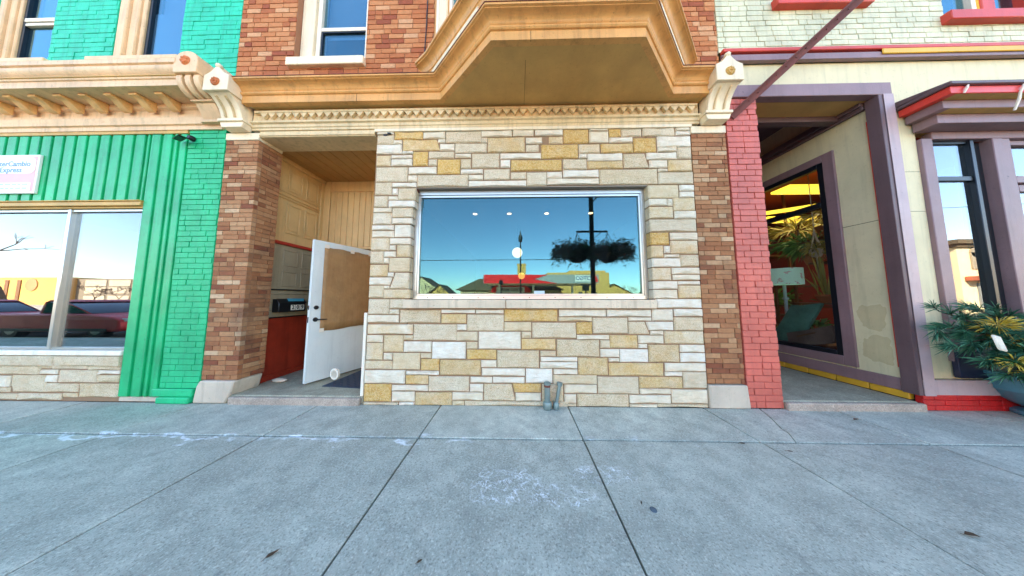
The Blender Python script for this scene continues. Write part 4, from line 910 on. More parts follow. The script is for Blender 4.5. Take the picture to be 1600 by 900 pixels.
hpart(q,'porch_ceiling',[M['soffit'],M['plum'],M['redtrim'],M['panel']])
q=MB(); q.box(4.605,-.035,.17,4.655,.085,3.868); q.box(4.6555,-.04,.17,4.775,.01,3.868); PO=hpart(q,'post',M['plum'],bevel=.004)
q=MB(); q.box(4.6552,-.0435,.17,4.777,-.0405,3.868); q.box(4.656,-.0425,.182,9.2,.0,.345); q.build('post_face',paint('mauve_trim_paint',(.44,.34,.38),.42,.15,.3,.25),PO)
q=MB(); q.box(4.62,.086,.45,4.662,.10,3.6); q.build('red_edge',M['redtrim'],PO)
# side wall of the porch with its window
SX=4.66
q=MB()
wy0,wy1,wz0,wz1=.46,2.6,.40,3.40
q.box(SX,.10,.30,SX+.12,wy0,4.26); q.box(SX,wy0,.30,SX+.12,wy1,wz0); q.box(SX,wy0,wz1,SX+.12,wy1,4.26); q.box(SX,wy1,.1,SX+.12,4.0,4.26)
SWL=hpart(q,'side_wall',M['wallcream'],smooth=False)
q=MB()
def blob_(cy,cz,ry,rz,ph):
    pts=[]
    for t in range(40):
        a=t*math.pi/20; k=1+.10*math.sin(3*a+ph)+.06*math.sin(7*a+2*ph)+.04*math.sin(13*a)
        s=abs(math.cos(a))**.6*(1 if math.cos(a)>0 else -1); c=abs(math.sin(a))**.6*(1 if math.sin(a)>0 else -1)
        pts.append((cy+ry*s*k,cz+rz*c*k))
    return pts
q.prism(blob_(.275,1.04,.115,.16,.5),'x',SX-.0008,SX+.01); q.prism(blob_(.26,.62,.12,.17,2.0),'x',SX-.0008,SX+.01); q.build('plaster_patch',M['wallpatch'],SWL,smooth=False)
q=MB(); q.box(SX-.0008,.1,2.28,SX+.01,.46,2.286); q.box(SX-.0008,.47,.3,SX+.01,.473,.40); q.build('panel_seam',M['joint'],SWL)
q=MB()
for (a,b_,c,d) in ((wy0-.02,wy0+.10,wz0-.06,wz1+.05),(wy0+.1005,wy1,wz1-.06,wz1+.05),(wy0+.1005,wy1,wz0-.06,wz0+.065)): q.box(SX-.03,a,c,SX+.06,b_,d)
WC=hpart(q,'side_window',M['purple'],bevel=.005)
q=MB()
for (a,b_,c,d) in ((wy0+.101,wy0+.17,wz0+.066,wz1-.061),(wy0+.171,wy1,wz1-.13,wz1-.061),(wy0+.171,wy1,wz0+.066,wz0+.13),(wy0+.171,wy1,2.66,2.74)): q.box(SX-.018,a,c,SX+.06,b_,d)
q.build('frame',M['blackframe'],WC,bevel=.004)
q=MB(); q.box(SX+.02,wy0+.12,wz0+.08,SX+.027,wy1,wz1-.08); q.build('pane',M['glass2'],WC)
q=MB(); q.box(SX-.03,.10,.175,SX+.05,4.0,.318); q.build('skirting_board',M['purple'],SWL,bevel=.005)
q=MB(); y=.06
while y<3.8:
    q.box(SX-.02,y,.09,SX+.04,y+.30,.172); y+=.308
q.build('brick_course',plain('yellow_painted_brick',(.62,.36,.03),.5,var=.2),SWL,bevel=.006)
q=MB(); q.box(SX-.06,.10,3.78,SX,4.0,3.83); q.box(SX-.09,.10,3.831,SX,4.0,3.92); q.build('crown_moulding',M['plum'],SWL,bevel=.006)
q=MB(); q.box(3.114,.0,-.02,4.64,4.0,.088); q.box(3.114,-.05,-.02,4.652,-.001,.082,1); hpart(q,'porch_step',[M['stepc'],M['stepedge']],bevel=.014,seg=2)
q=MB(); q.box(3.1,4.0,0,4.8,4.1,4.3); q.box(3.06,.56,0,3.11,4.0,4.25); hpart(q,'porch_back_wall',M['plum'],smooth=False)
# front wall
q=MB(); 
for (a,b_,c,d) in ((4.78,5.062,.346,4.36),(5.062,5.95,.346,.55),(5.062,9.2,3.40,4.36),(2.70,4.78,4.0405,4.36),(6.95,9.2,.346,3.40)): q.box(a,.012,c,b_,.14,d)
FW=hpart(q,'front_wall',M['wallcream'],smooth=False)
q=MB()
for z in (1.18,2.35,2.86): q.box(4.79,.0112,z,5.06,.02,z+.004)
q.build('panel_seam',M['joint'],FW)
q=MB(); bricks(q,4.66,9.2,.0,.18,.25,.06,-.02,'x',j=.006,jit=.004,back=.05); hpart(q,'brick_base',[M['bbrick'],M['bjoint']],bevel=.003)
# band over the beam
q=MB(); q.box(2.70,-.05,4.36,9.2,.0,4.445); q.box(2.70,-.025,4.446,4.69,.0,4.475); BD=hpart(q,'band',M['purple'],bevel=.004)
q=MB(); q.box(2.70,-.06,4.4755,9.2,.0,4.53); q.build('red_fillet',M['redtrim'],BD,bevel=.008)
q=MB(); q.box(4.69,-.066,4.40,9.2,-.0505,4.474); q.build('yellow_fillet',M['yellowtrim'],BD,bevel=.008)
# upper wall
HH=[(3.5,4.58,5.26,7),(5.64,6.85,4.985,7)]
q=MB(); bricks(q,2.69,9.2,4.531,6.5,.215,.0755,0,'x',HH,j=.006,jit=.005,back=.09); q.box(2.69,0,6.501,9.2,.25,9.1,1); q.box(9.21,0,0,26,.3,9.1,1); q.box(2.72,.095,4.2,3.5,.25,6.5,1); q.box(4.58,.095,4.2,5.64,.25,6.5,1); q.box(6.85,.095,4.2,9.2,.25,6.5,1); q.box(3.5,.02,4.54,4.58,.25,5.2,1); q.box(5.64,.02,4.54,6.85,.25,4.95,1)  # includes an unseen far stretch, extended so the pavement stays shaded
hpart(q,'brick_wall',[M['pbrick'],M['pjoint']],bevel=.003)
for (a,b_,z,sx0_,sx1_) in ((3.5,4.58,5.26,3.43,4.66),(5.64,6.85,4.985,5.58,6.95)):
    q=MB(); q.box(a+.002,.03,z,a+.06,.2,6.4); q.box(b_-.06,.03,z,b_-.002,.2,6.4)
    q.box(a+.002,.03,6.4,b_-.002,.2,6.45)
    uw_=hpart(q,'upper_window',M['redtrim'],bevel=.01)
    q=MB(); xm=(a+.5); q.box(a+.061,.06,z,a+.10,.18,6.4); q.box(xm,.06,z,xm+.06,.18,6.4); q.box(a+.101,.07,z+.001,xm-.001,.17,z+.05); q.build('sash',M['white'],uw_,bevel=.004)
    q=MB(); q.box(xm+.061,.05,z,xm+.09,.18,6.4,2); q.box(xm+.091,.04,z,xm+.27,.18,6.4,1); q.build('casing',[M['white'],M['redtrim'],M['yellowtrim']],uw_,bevel=.02,seg=2)
    q=MB(); q.box(a+.07,.11,z,b_-.07,.116,6.4); q.box(a+.06,.2,z,b_-.06,.21,6.4,1); q.build('pane',[M['glass3'],M['bluescreen']],uw_)
    q=MB(); q.box(sx0_,-.08,z-.135,sx1_,.05,z-.005); q.build('sill',M['redtrim'],uw_,bevel=.008)
# hooded window
q=MB(); q.box(5.065,-.025,.55,5.20,.06,3.275); q.box(5.2005,-.025,3.265,9.0,.05,3.36); q.box(5.905,-.03,.346,6.03,.2,3.264); q.box(6.036,-.022,.346,6.13,.2,3.264); q.box(5.2005,.0,.55,5.9045,.2,.75)
CW=hpart(q,'hooded_window',M['purple'],bevel=.006)
q=MB(); q.box(5.201,.02,.751,5.222,.08,3.262); q.box(5.69,.0,.751,5.74,.12,3.262); q.box(5.755,.035,.751,5.80,.12,3.262); q.box(5.815,.05,.751,5.904,.12,3.262); q.box(5.223,.02,3.225,5.689,.08,3.262); q.box(5.223,.015,2.74,5.689,.08,2.80); q.box(5.223,.02,.751,5.689,.08,.80)
q.build('frame',M['blackframe'],CW,bevel=.005)
q=MB(); q.box(5.21,.04,.78,5.70,.047,3.24); q.build('pane',M['glass4'],CW)
q=MB(); q.box(5.07,-.05,.37,5.90,.0,.38); q.box(5.07,-.045,.381,5.90,.001,.66); q.build('lower_panel',plain('deep_violet_paint',(.014,.014,.045),.4,var=.2),CW,bevel=.008)
# door beside it
q=MB(); q.box(6.131,.0,.10,6.17,.2,3.263); q.box(6.95,.0,.10,7.1,.2,3.263); q.box(6.1705,.0,2.70,6.9495,.2,2.79); q.box(6.1705,.02,3.20,6.9495,.2,3.263)
DR=hpart(q,'shop_door',M['purple'],bevel=.006)
q=MB(); q.box(6.172,.03,.12,6.25,.12,2.69); q.box(6.86,.03,.12,6.948,.12,2.69); q.box(6.251,.03,.12,6.859,.12,.4); q.box(6.251,.03,2.6,6.859,.12,2.69); q.build('door_leaf',M['purple'],DR,bevel=.005)
q=MB(); q.box(6.24,.06,.39,6.87,.066,2.61); q.box(6.18,.06,2.795,6.94,.066,3.195); q.build('pane',M['glass4'],DR)
q=MB(); q.tube([(6.20,.03,1.62),(6.20,-.03,1.62),(6.26,-.045,1.64),(6.36,-.045,1.70)],.012,8); q.build('door_handle',M['alu'],DR)
# hood
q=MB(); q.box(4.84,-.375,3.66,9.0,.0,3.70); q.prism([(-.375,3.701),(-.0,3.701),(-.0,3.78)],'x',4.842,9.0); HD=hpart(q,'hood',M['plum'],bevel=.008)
q=MB(); q.box(4.875,-.345,3.575,9.0,.0,3.659); q.build('red_band',plain('bright_red_paint',(.62,.05,.035),.4,var=.12),HD,bevel=.004)
q=MB(); q.box(4.945,-.255,3.475,9.0,.0,3.574); q.box(5.02,-.17,3.361,9.0,.0,3.4745); q.build('stepped_band',M['purple'],HD,bevel=.004)
q=MB(); q.box(4.95,-.335,3.5735,9.0,-.256,3.5745); q.box(5.03,-.25,3.4735,9.0,-.171,3.4748); q.build('band_soffit',M['gold'],HD)
q=MB(); q.tube([(4.845,-.34,3.70),(4.845,-.34,3.80)],.006,6); 
room('interior',SX+.13,9.0,.42,6.0,.42,4.0,M['shopred'],H,skip='l',floor=M['wood'])
q=MB(); q.box(SX+.122,.15,.35,9.0,.4,.40); hpart(q,'window_shelf',M['wood'])
shell(H,2.70,26,.2,13,9.1,M['pjoint'])
# string of rope light under the hood
for (x,l,lab) in ((5.62,.26,'long white wrapped cord hanging over the front of the red hood'),(5.02,.07,'short white cord end at the left corner of the red hood')):
    q=MB(); q.tube([(x+.02,-.36,3.655),(x-.005,-.365,3.62),(x-.01,-.35,3.575),(x+.005,-.33,3.655-l*.5-.02),(x+.0,-.30,3.655-l)],[.008,.011,.009,.011,.009],7); tag(q.build('cord',M['white']),lab,'cord')
# rusty brace
A=Vector((2.76,-.03,3.60)); Bv=Vector((4.30,-.62,5.05)); 
q=MB(); D_=(Bv-A); dn=D_.normalized(); side=dn.cross(Vector((0,-1,0))).normalized(); 
q.obox(A-side*.045,D_,side*.09,Vector((0,.012,0))); q.obox(A-side*.045+Vector((0,-.06,0)),D_,side*.012,Vector((0,.0595,0)))
for t in [.12*k for k in range(1,18)]:
    c=A+dn*t; q.lathe([(.0001,-.007),(.008,-.005),(.010,0)],(c.x,c.y,c.z),8,axis='y')
tag(q.build('angle_brace',M['rust'],bevel=.004),'rusty dark red angle-iron brace slanting up across the pale green wall','brace')

# ------------------------------------------------------------------ PLANTER
potm=paint('blue_grey_pot',(.07,.21,.30),.38,.25,.3,.25,80,False)
PX,PY=5.80,-.24
T=thing('planter',(PX,PY,0),'large round blue grey urn planter at the foot of the hooded window','planter')
PR_=[(.25,.0),(.33,.0),(.345,.02),(.335,.05),(.26,.065),(.25,.085),(.33,.12),(.41,.18),(.465,.26),(.485,.275),(.49,.29),(.485,.30),(.515,.37),(.545,.43),(.575,.445),(.575,.475),(.55,.48),(.51,.45),(.47,.38)]
q=MB(); q.lathe([(r*.9,z*.98) for r,z in PR_],(PX,PY,0),48); q.build('pot',potm,T,angle=50)
q=MB(); q.lathe([(.0001,.40),(.44,.39)],(PX,PY,0),32); q.build('soil',plain('soil',(.03,.02,.014),.95),T)
T=thing('evergreen_arrangement',(PX,PY,.40),'winter arrangement of pine boughs and yellow twigs filling the blue grey planter','plants')
def leafmat(name,c1,c2,rough=.5):
    m,nt,b=newmat(name); at=N(nt,'ShaderNodeAttribute',attribute_name='tint'); sep=N(nt,'ShaderNodeSeparateColor'); L(nt,at.outputs['Color'],sep.inputs[0])
    c=mix(nt,sep.outputs[0],c1,c2); L(nt,c,b.inputs['Base Color']); b.inputs['Roughness'].default_value=rough
    b.inputs['Subsurface Weight'].default_value=0; return m
M['needle']=leafmat('pine_needles',(.008,.06,.035),(.10,.30,.15)); M['stem']=plain('twig_bark',(.06,.035,.02),.8,var=.3)
M['broad']=leafmat('cedar_leaf',(.015,.10,.03),(.05,.22,.05)); M['yelfl']=leafmat('yellow_sprig',(.45,.28,.02),(.65,.48,.07)); M['twig']=plain('ochre_twig',(.50,.26,.04),.6,var=.3)
def arc(a,b,lift,n=9):
    a,b=Vector(a),Vector(b); return [a.lerp(b,t/(n-1))+Vector((0,0,lift*math.sin(math.pi*t/(n-1)))) for t in range(n)]
def blade(mb,p,d,l,w,m=0,c=None,curl=0):
    d=Vector(d).normalized(); s=d.cross(Vector((RN.uniform(-1,1),RN.uniform(-1,1),RN.uniform(-1,1)))).normalized()*w
    p=Vector(p); mid=p+d*l*.5+s*0; tip=p+d*l+Vector((0,0,-curl*l))
    c=c or (RN.random(),0,0,1)
    mb.add([p-s*.4,p+s*.4,mid+s,tip,mid-s],[(0,1,2,3,4)],m,c)
def pine_bough(a,b,lift,parent,clusters=7,nl=.13,spread=1):
    pa=arc(a,b,lift); st=MB(); st.tube(pa,[.009-.0007*k for k in range(len(pa))],6); 
    nd=MB()
    so_=st.build('pine_bough',M['stem'],parent)
    for k in range(2,len(pa)):
        for rep in range(2):
            base=pa[k]-(pa[k]-pa[k-1])*RN.random()
            ax=(pa[k]-pa[k-1]).normalized(); off=Vector((RN.uniform(-1,1),RN.uniform(-1,1),RN.uniform(-.6,.8)))*.75*spread
            twd=(ax+off).normalized(); tl=RN.uniform(.06,.15)*(1.2-k*.06); tip=base+twd*tl
            nd.tube([base,tip],[.004,.003],5,1)
            for i in range(46):
                t=RN.uniform(.25,1); pp=base.lerp(tip,t); r=Vector((RN.gauss(0,1),RN.gauss(0,1),RN.gauss(0,.8))); r=(r-twd*r.dot(twd)).normalized()
                dd=(twd*RN.uniform(.7,1.6)+r*RN.uniform(.3,1.0)); g_=RN.random(); blade(nd,pp,dd,nl*RN.uniform(.6,1.1),.0033,0,(g_*.8,0,0,1),.18)
    nd.build('needles',[M['needle'],M['stem']],so_,smooth=False)
for (b,l) in (((4.58,-.24,1.14),.10),((4.50,-.22,.95),.18),((4.62,-.30,.78),.22),((4.72,-.38,.60),.2),((4.92,-.5,.92),.2),((5.02,-.22,1.16),.12),((5.05,-.60,.62),.16),((4.85,-.42,.52),.16),((4.80,-.3,.88),.2),((4.95,-.45,.72),.2),
              ((5.0,-.2,.78),.2),((5.18,-.7,.74),.18),((5.45,-.7,.62),.15),((5.62,-.75,.80),.15),((5.9,-.7,.9),.15),((6.05,-.4,1.05),.15),((5.75,-.3,1.25),.1),((5.5,-.1,1.1),.1)):
    pine_bough((PX+RN.uniform(-.12,.05),PY+RN.uniform(-.12,.1),.43),b,l,T,nl=.14)
def cedar(b,lift,parent):
    pa=arc((PX+RN.uniform(-.15,.1),PY+RN.uniform(-.15,.05),.44),b,lift); st=MB(); st.tube(pa,.005,5); so_=st.build('leafy_sprig',M['stem'],parent)
    nd=MB()
    for k in range(2,len(pa)):
        for i in range(16):
            base=pa[k]-(pa[k]-pa[k-1])*RN.random(); blade(nd,base,(RN.uniform(-1,1),RN.uniform(-1,.6),RN.uniform(-.7,.5)),RN.uniform(.05,.11),.016,0,None,.3)
    nd.build('leaves',M['broad'],so_,smooth=False)
for b,l in (((4.85,-.42,.66),.12),((4.95,-.45,.80),.12),((4.9,-.5,.50),.12),((5.1,-.6,.48),.12),((5.05,-.4,.95),.1),((5.25,-.78,.50),.12),((5.42,-.82,.42),.14),((5.55,-.82,.60),.15),((5.7,-.85,.44),.15),((5.35,-.6,.88),.1),((5.6,-.62,.95),.1),((5.85,-.75,.62),.1)): cedar(b,l,T)
q=MB()
for k in range(5):
    a=Vector((PX-.05+.03*k,PY-.1,.45)); q.tube([a,a+Vector((-.22-.06*k,-.06,.35)),a+Vector((-.48-.10*k,-.10,.62-.03*k))],[.007,.006,.003],6)
q.build('ochre_twig',M['twig'],T)
q=MB()
for (cx,cy,cz,n) in ((4.97,-.34,1.0,170),(4.86,-.45,.66,90),(5.02,-.52,.58,80),(5.1,-.3,.85,60)):
    for k in range(n):
        d=Vector((RN.gauss(0,1),RN.gauss(0,1),RN.gauss(0,.7))); blade(q,Vector((cx,cy,cz))+d*.035,d,RN.uniform(.04,.12),.005,0,None,.2)
q.build('yellow_sprig',M['yelfl'],T,smooth=False)
q=MB(); q.obox((4.70,-.42,.92),(.05,-.02,-.02),(.0,-.02,.01),(.05,.0,-.15)); q.build('bark_strip',M['white'],T,bevel=.01)

# ------------------------------------------------------------------ IN THE PLANT SHOP WINDOW
leafg=leafmat('house_plant_leaf',(.04,.17,.03),(.22,.42,.08)); leafy=leafmat('yellow_green_leaf',(.22,.22,.03),(.60,.46,.09))
pot_t=plain('terracotta_pot',(.42,.14,.04),.7,var=.2)
T=thing('table_lamp',(5.42,1.86,.42),'table lamp with pale green flowered drum shade behind the porch side window','lamp')
m,nt,bb=newmat('flowered_shade'); n_=noise(nt,pos(nt),8,3,.5); c_=mix(nt,ramp(nt,n_,[(.60,0),(.63,1)]),(.42,.62,.50),(.40,.10,.16)); L(nt,c_,bb.inputs['Base Color']); bb.inputs['Roughness'].default_value=.8
bb.inputs['Emission Color'].default_value=(.42,.62,.5,1); bb.inputs['Emission Strength'].default_value=.04
q=MB(); q.lathe([(.255,1.55),(.26,1.55),(.26,1.87),(.255,1.87),(.255,1.55)],(5.42,1.86,0),32); q.build('shade',m,T)
q=MB(); q.tube([(5.42,1.86,.45),(5.42,1.86,1.75)],.025,12); q.lathe([(.04,1.25),(.05,1.27),(.04,1.29)],(5.42,1.86,0),14); q.lathe([(.16,.42),(.16,.44),(.05,.47),(.03,.5)],(5.42,1.86,0),20); q.build('stand',plain('pale_blue_stand',(.5,.62,.68),.4),T)
def panel_thing(o,ax,az,th,label,mt=None):
    o=Vector(o);ax=Vector(ax);az=Vector(az); n=ax.cross(az).normalized()*th
    T=thing('metal_panel',tuple(o),label,'metal panel','weathered panels in the plant shop window')
    q=MB(); k=8; v=[];
    for s_ in (0,1):
        for (u,w) in ((0,.03),(.03,0),(.5,.03),(.97,-.01),(1.0,.03),(1.02,.5),(.98,.97),(.94,1.0),(.4,.97),(.03,1.0)): v.append(o+ax*u+az*w+n*s_)
    n_=10; q.add(v,[tuple(range(n_))[::-1],tuple(range(n_,20))]+[(i,(i+1)%n_,(i+1)%n_+n_,i+n_) for i in range(n_)])
    q.build('sheet',mt or patina,T,bevel=.004,smooth=False)
    q=MB(); c=o+ax*.55+az*.45-n*.2; q.tube([c-ax*.18-n*1.5-az*.05,c+ax*.25-n*2.2-az*.10],.012,8); q.build('rod',M['wood'],T)
patina=paint('green_patina',(.10,.27,.23),.6,.6,.8,.5,20,False,chip=(.12,.07,.03))
rusty=paint('red_reflect_patina',(.20,.14,.12),.6,.6,.8,.5,20,False,chip=(.06,.16,.13))  # brown tone puts the red reflected on the lower panel into its colour
panel_thing((4.90,1.72,.44),(.02,-.42,.04),(.06,-.36,.72),.05,'large green weathered metal panel leaning up behind the flowered lamp')
panel_thing((4.84,1.40,.66),(.02,-.58,.20),(-.01,-.02,-.26),.05,'lower green and reddish weathered metal panel lying along the window bottom',rusty)
# shelf frame and pots
T=thing('plant_stand',(5.5,1.25,.42),'wooden plant stand behind the porch side window','shelf')
q=MB()
for (x,y) in ((5.02,.8),(5.75,.8),(5.02,1.22),(5.75,1.4),(5.75,2.3)): q.box(x,y,.42,x+.04,y+.04,1.17 if x<5.5 else 1.9)
q.box(5.0,.8,1.17,5.79,1.44,1.2); q.box(5.4,.8,1.9,5.79,1.44,1.93)
q.box(5.75,1.441,1.5,5.79,2.34,1.53); q.box(5.75,1.441,1.1,5.79,2.34,1.13)
q.build('frame',M['wood'],T,bevel=.004)
T=thing('snake_plant',(5.14,1.03,1.20),'tall yellow edged snake plant in a terracotta pot on the wooden stand','plant')
q=MB(); q.lathe([(.08,1.20),(.125,1.30),(.135,1.31),(.135,1.34),(.12,1.34),(.11,1.30)],(5.14,1.03,0),20); q.build('pot',pot_t,T)
q=MB()
for k in range(26):
    a=RN.uniform(0,6.28); r=RN.uniform(0,.08); p=Vector((5.14+r*math.cos(a),1.03+r*math.sin(a),1.30)); h=RN.uniform(.35,.85); lean=Vector((math.cos(a),math.sin(a),0))*RN.uniform(.02,.2); w=Vector((math.sin(a+1),math.cos(a+1),0))*.018
    c=(RN.random(),0,0,1); q.add([p-w,p+w,p+lean*.5+w+Vector((0,0,h*.6)),p+lean+Vector((0,0,h)),p+lean*.5-w+Vector((0,0,h*.6))],[(0,1,2,3,4)],0,c)
q.build('leaves',leafy,T,smooth=False)
T=thing('hanging_planter',(5.12,1.10,1.95),'hanging pot in a cream macrame holder at the right of the side window','plant')
q=MB(); 
for dx,dy in ((.07,0),(-.07,0),(0,.07),(0,-.07)): q.tube([(5.12,1.10,2.45),(5.12+dx*.3,1.10+dy*.3,2.32),(5.12+dx*1.2,1.10+dy*1.2,2.1),(5.12,1.10,1.96),(5.12,1.10,1.6)],.009,6)
q.tube([(5.12,1.10,2.45),(5.12,1.10,3.9)],.006,6); q.build('macrame',M['creamwhite'],T)
q=MB(); q.lathe([(.05,1.98),(.08,2.05),(.085,2.12),(.075,2.12)],(5.12,1.10,0),16); q.build('pot',M['limestone'],T)
q=MB()
for k in range(160):
    d=Vector((RN.gauss(0,1),RN.gauss(0,1),RN.gauss(.2,.6))); blade(q,Vector((5.12,1.10,2.14))+d*.05,d,RN.uniform(.05,.13),.018,0,None,.4)
q.build('leaves',leafy,T,smooth=False)
def bushy(cx,cy,cz,n,sp,ln,w,mt,label,pz):
    T=thing('potted_plant',(cx,cy,pz),label,'plant')
    q=MB(); q.lathe([(.09,pz),(.14,pz+.16),(.15,pz+.20),(.13,pz+.20)],(cx,cy,0),18); q.build('pot',pot_t,T)
    q=MB()
    for k in range(n):
        d=Vector((RN.gauss(0,1),RN.gauss(0,1),RN.gauss(.15,.7))); blade(q,Vector((cx,cy,cz))+Vector((d.x*sp,d.y*sp,d.z*sp*.5)),d,ln*RN.uniform(.5,1.2),w,0,None,.35)
    q.tube([(cx,cy,pz+.15),(cx,cy,cz)],.015,6,1)
    q.build('foliage',[mt,M['stem']],T,smooth=False)
bushy(5.78,1.65,2.32,520,.18,.2,.014,leafg,'dark leafy pot plant above the flowered lamp in the side window',1.93)
bushy(6.1,2.1,2.75,200,.12,.42,.008,leafy,'tall spiky yellow green plant at the top left of the side window',2.3)
bushy(5.7,1.35,2.85,110,.1,.36,.007,leafy,'thin spiky plant right of the taller one under the ceiling lights',2.4)
bushy(5.45,1.45,.72,120,.12,.2,.03,leafg,'low green plant between the two weathered panels',.43)
bushy(6.3,2.9,1.25,160,.15,.2,.03,leafg,'dim leafy plant on the dark shelf behind the flowered lamp',.9)
T=thing('shelving',(5.9,3.0,.42),'dark wooden shelving at the back of the plant shop','shelf')
q=MB(); q.box(5.6,2.6,2.26,6.5,3.2,2.30); q.box(5.6,1.2,2.36,6.3,2.4,2.395); q.box(5.6,2.6,.86,6.5,3.2,.895)
for (x,y) in ((5.6,2.6),(6.46,2.6),(5.6,3.16),(6.46,3.16)): q.box(x,y,.42,x+.04,y+.04,3.9)
for (x,y) in ((6.26,1.2),(6.26,2.36)): q.box(x,y,.42,x+.04,y+.04,2.36)
q.build('frame',M['wood'],T); 
for i,(x0,y0,x1,y1,z) in enumerate(((5.6,1.75,6.8,2.1,3.55),(6.4,2.9,7.6,3.3,3.3))):
    q=MB(); q.box(x0,y0,z,x1,y1,z+.05); tag(q.build('ceiling_light',M['tubelight']),('bright yellow light panel at the top left of the porch side window','dimmer yellow light panel below the bright one in the porch side window')[i],'ceiling light')
for (x,y,z,e) in ((6.2,1.92,3.53,4.5),(7.0,3.1,3.28,3.5)):
    ld=bpy.data.lights.new('ceiling_light_glow','AREA'); ld.shape='RECTANGLE'; ld.size=1.1; ld.size_y=.33; ld.energy=e; ld.color=(1,.82,.5)
    lo=bpy.data.objects.new('ceiling_light_glow',ld); COL.objects.link(lo); lo.location=(x,y,z)
q=MB(); q.obox((5.2,1.9,3.02),(.9,-.62,.0),(.02,.03,0),(0,0,.07)); tag(q.build('tube_light',M['tubelight']),'long slanting yellow tube light above the hanging macrame pot','light')

# ------------------------------------------------------------------ ACROSS THE STREET (seen mirrored in the glass)
sunny=plain('sunlit_tan_brick',(.62,.36,.11),.9,var=.15); sun2=plain('cream_render',(.66,.52,.32),.9,var=.12); roofb=plain('dark_shingle',(.10,.075,.045),.9,var=.3)
redf=plain('canopy_red',(.78,.01,.012),.4); greyf=plain('canopy_grey',(.30,.31,.33),.4); navy=plain('logo_blue',(.02,.07,.25),.4); whitep=plain('sign_white_face',(.8,.8,.8),.4)
GY=-35.4
T=thing('fuel_canopy',(3,GY-4,0),'fuel station canopy with red and grey fascia across the street','canopy')
q=MB(); q.box(-5.6,GY-9,3.80,13.9,GY-.02,4.3); q.build('roof_deck',plain('canopy_soffit',(.62,.50,.36),.7),T)
q=MB(); q.box(-5.62,GY-.019,3.75,13.92,GY+.1,5.25); q.box(-5.72,GY-9,3.75,-5.621,GY+.1,5.25); q.box(13.921,GY-9,3.75,14.02,GY+.1,5.25); q.build('fascia',greyf,T)
q=MB(); q.prism([(-5.62,3.76),(6.9,3.76),(3.0,4.45),(5.2,5.24),(-5.62,5.24)],'y',GY+.101,GY+.14); q.box(-5.73,GY-9,3.76,-5.7201,GY+.14,5.24); q.build('red_band',redf,T)
q=MB(); q.box(10.0,GY+.101,4.05,12.85,GY+.15,5.1); q.build('logo_panel',whitep,T)
text_mesh('CITGO',.92,'logo_lettering',navy,T,Vector((11.42,GY+.16,4.58)),ROT_STREET,.02,bold=.03,sx=.95)
q=MB(); q.prism([(13.05,4.0),(13.95,4.0),(13.5,5.1)],'y',GY+.101,GY+.16); q.build('triangle_emblem',redf,T)
for x in (-3.5,3.0,10.5):
    q=MB(); q.box(x,GY-5,0,x+.35,GY-4.65,3.80); q.build('column',whitep,T)
T=thing('fuel_store',(0,GY-14,0),'low cream fuel station shop with a dark hipped roof and arched red sign','shop')
q=MB(); q.box(-12,GY-16,0,9,GY-9.2,2.9); q.build('wall',sun2,T)
q=MB(); q.add([(-13,GY-17,2.9),(10,GY-17,2.9),(10,GY-8.4,2.9),(-13,GY-8.4,2.9),(-8.5,GY-12.5,5.6),(5.5,GY-12.5,5.6)],[(0,1,5,4),(1,2,5),(2,3,4,5),(3,0,4),(3,2,1,0)]); q.build('roof',roofb,T)
q=MB(); q.prism([(-5.2,2.4),(2.8,2.4),(2.8,3.2),(1.2,4.2),(-3.6,4.2),(-5.2,3.2)],'y',GY-8.3,GY-8.0); sg=q.build('arched_sign',redf,T)
q=MB(); q.box(-4.2,GY-7.999,2.3,1.6,GY-7.95,3.5); q.build('sign_panel',whitep,sg)
text_mesh('FOOD MART',.85,'sign_lettering',M['black'],sg,Vector((-1.3,GY-7.93,2.95)),ROT_STREET,.02,bold=.02)
q=MB(); q.box(-12,GY-9.15,2.3,-6,GY-9.0,2.6); q.box(4,GY-9.15,2.2,9,GY-9,2.5); q.build('eaves_board',sun2,T)
q=MB(); q.box(-10,GY-9.18,.8,-6.5,GY-9.1,2.1); q.box(3.6,GY-9.18,.8,8,GY-9.1,2.1); q.build('window',M['dark'],T)
T=thing('tan_brick_block',(13,-52,0),'sunlit tan brick block behind the fuel canopy','building')
q=MB(); q.box(7,-60,0,21,-48,7.0); q.box(12.5,-58,7,21,-50,7.7); q.build('wall',sunny,T)
q=MB(); q.box(14,-47.99,1.0,14.8,-47.9,2.6); q.box(17.2,-47.99,1,18,-47.9,2.6); q.build('window',M['dark'],T)
q=MB(); q.box(.2,-60,0,2.5,-57.5,10.2); q.box(.1,-60.1,10.2,2.6,-57.4,10.5); tag(q.build('brick_chimney',sunny),'square tan brick chimney rising behind the fuel canopy','chimney')
def house(cx,cy,w,d,h,r,label,wallm,roofm):
    T=thing('house',(cx,cy,0),label,'house'); q=MB(); q.box(cx-w/2,cy-d/2,0,cx+w/2,cy+d/2,h); q.prism([(cx-w/2,h),(cx+w/2,h),(cx,h+r)],'y',cy-d/2+.01,cy+d/2-.01); q.build('wall',wallm,T)
    q=MB(); 
    for s in (1,-1): q.prism([(cx+s*(w/2+.5),h-.4),(cx,h+r),(cx,h+r+.25),(cx+s*(w/2+.5),h-.15)],'y',cy-d/2-.4,cy+d/2+.4)
    q.build('roof',roofm,T)
    q=MB(); q.box(cx-1.4,cy+d/2,1,cx-.4,cy+d/2+.05,2.4); q.box(cx+.6,cy+d/2,1,cx+1.6,cy+d/2+.05,2.4); q.build('window',M['dark'],T)
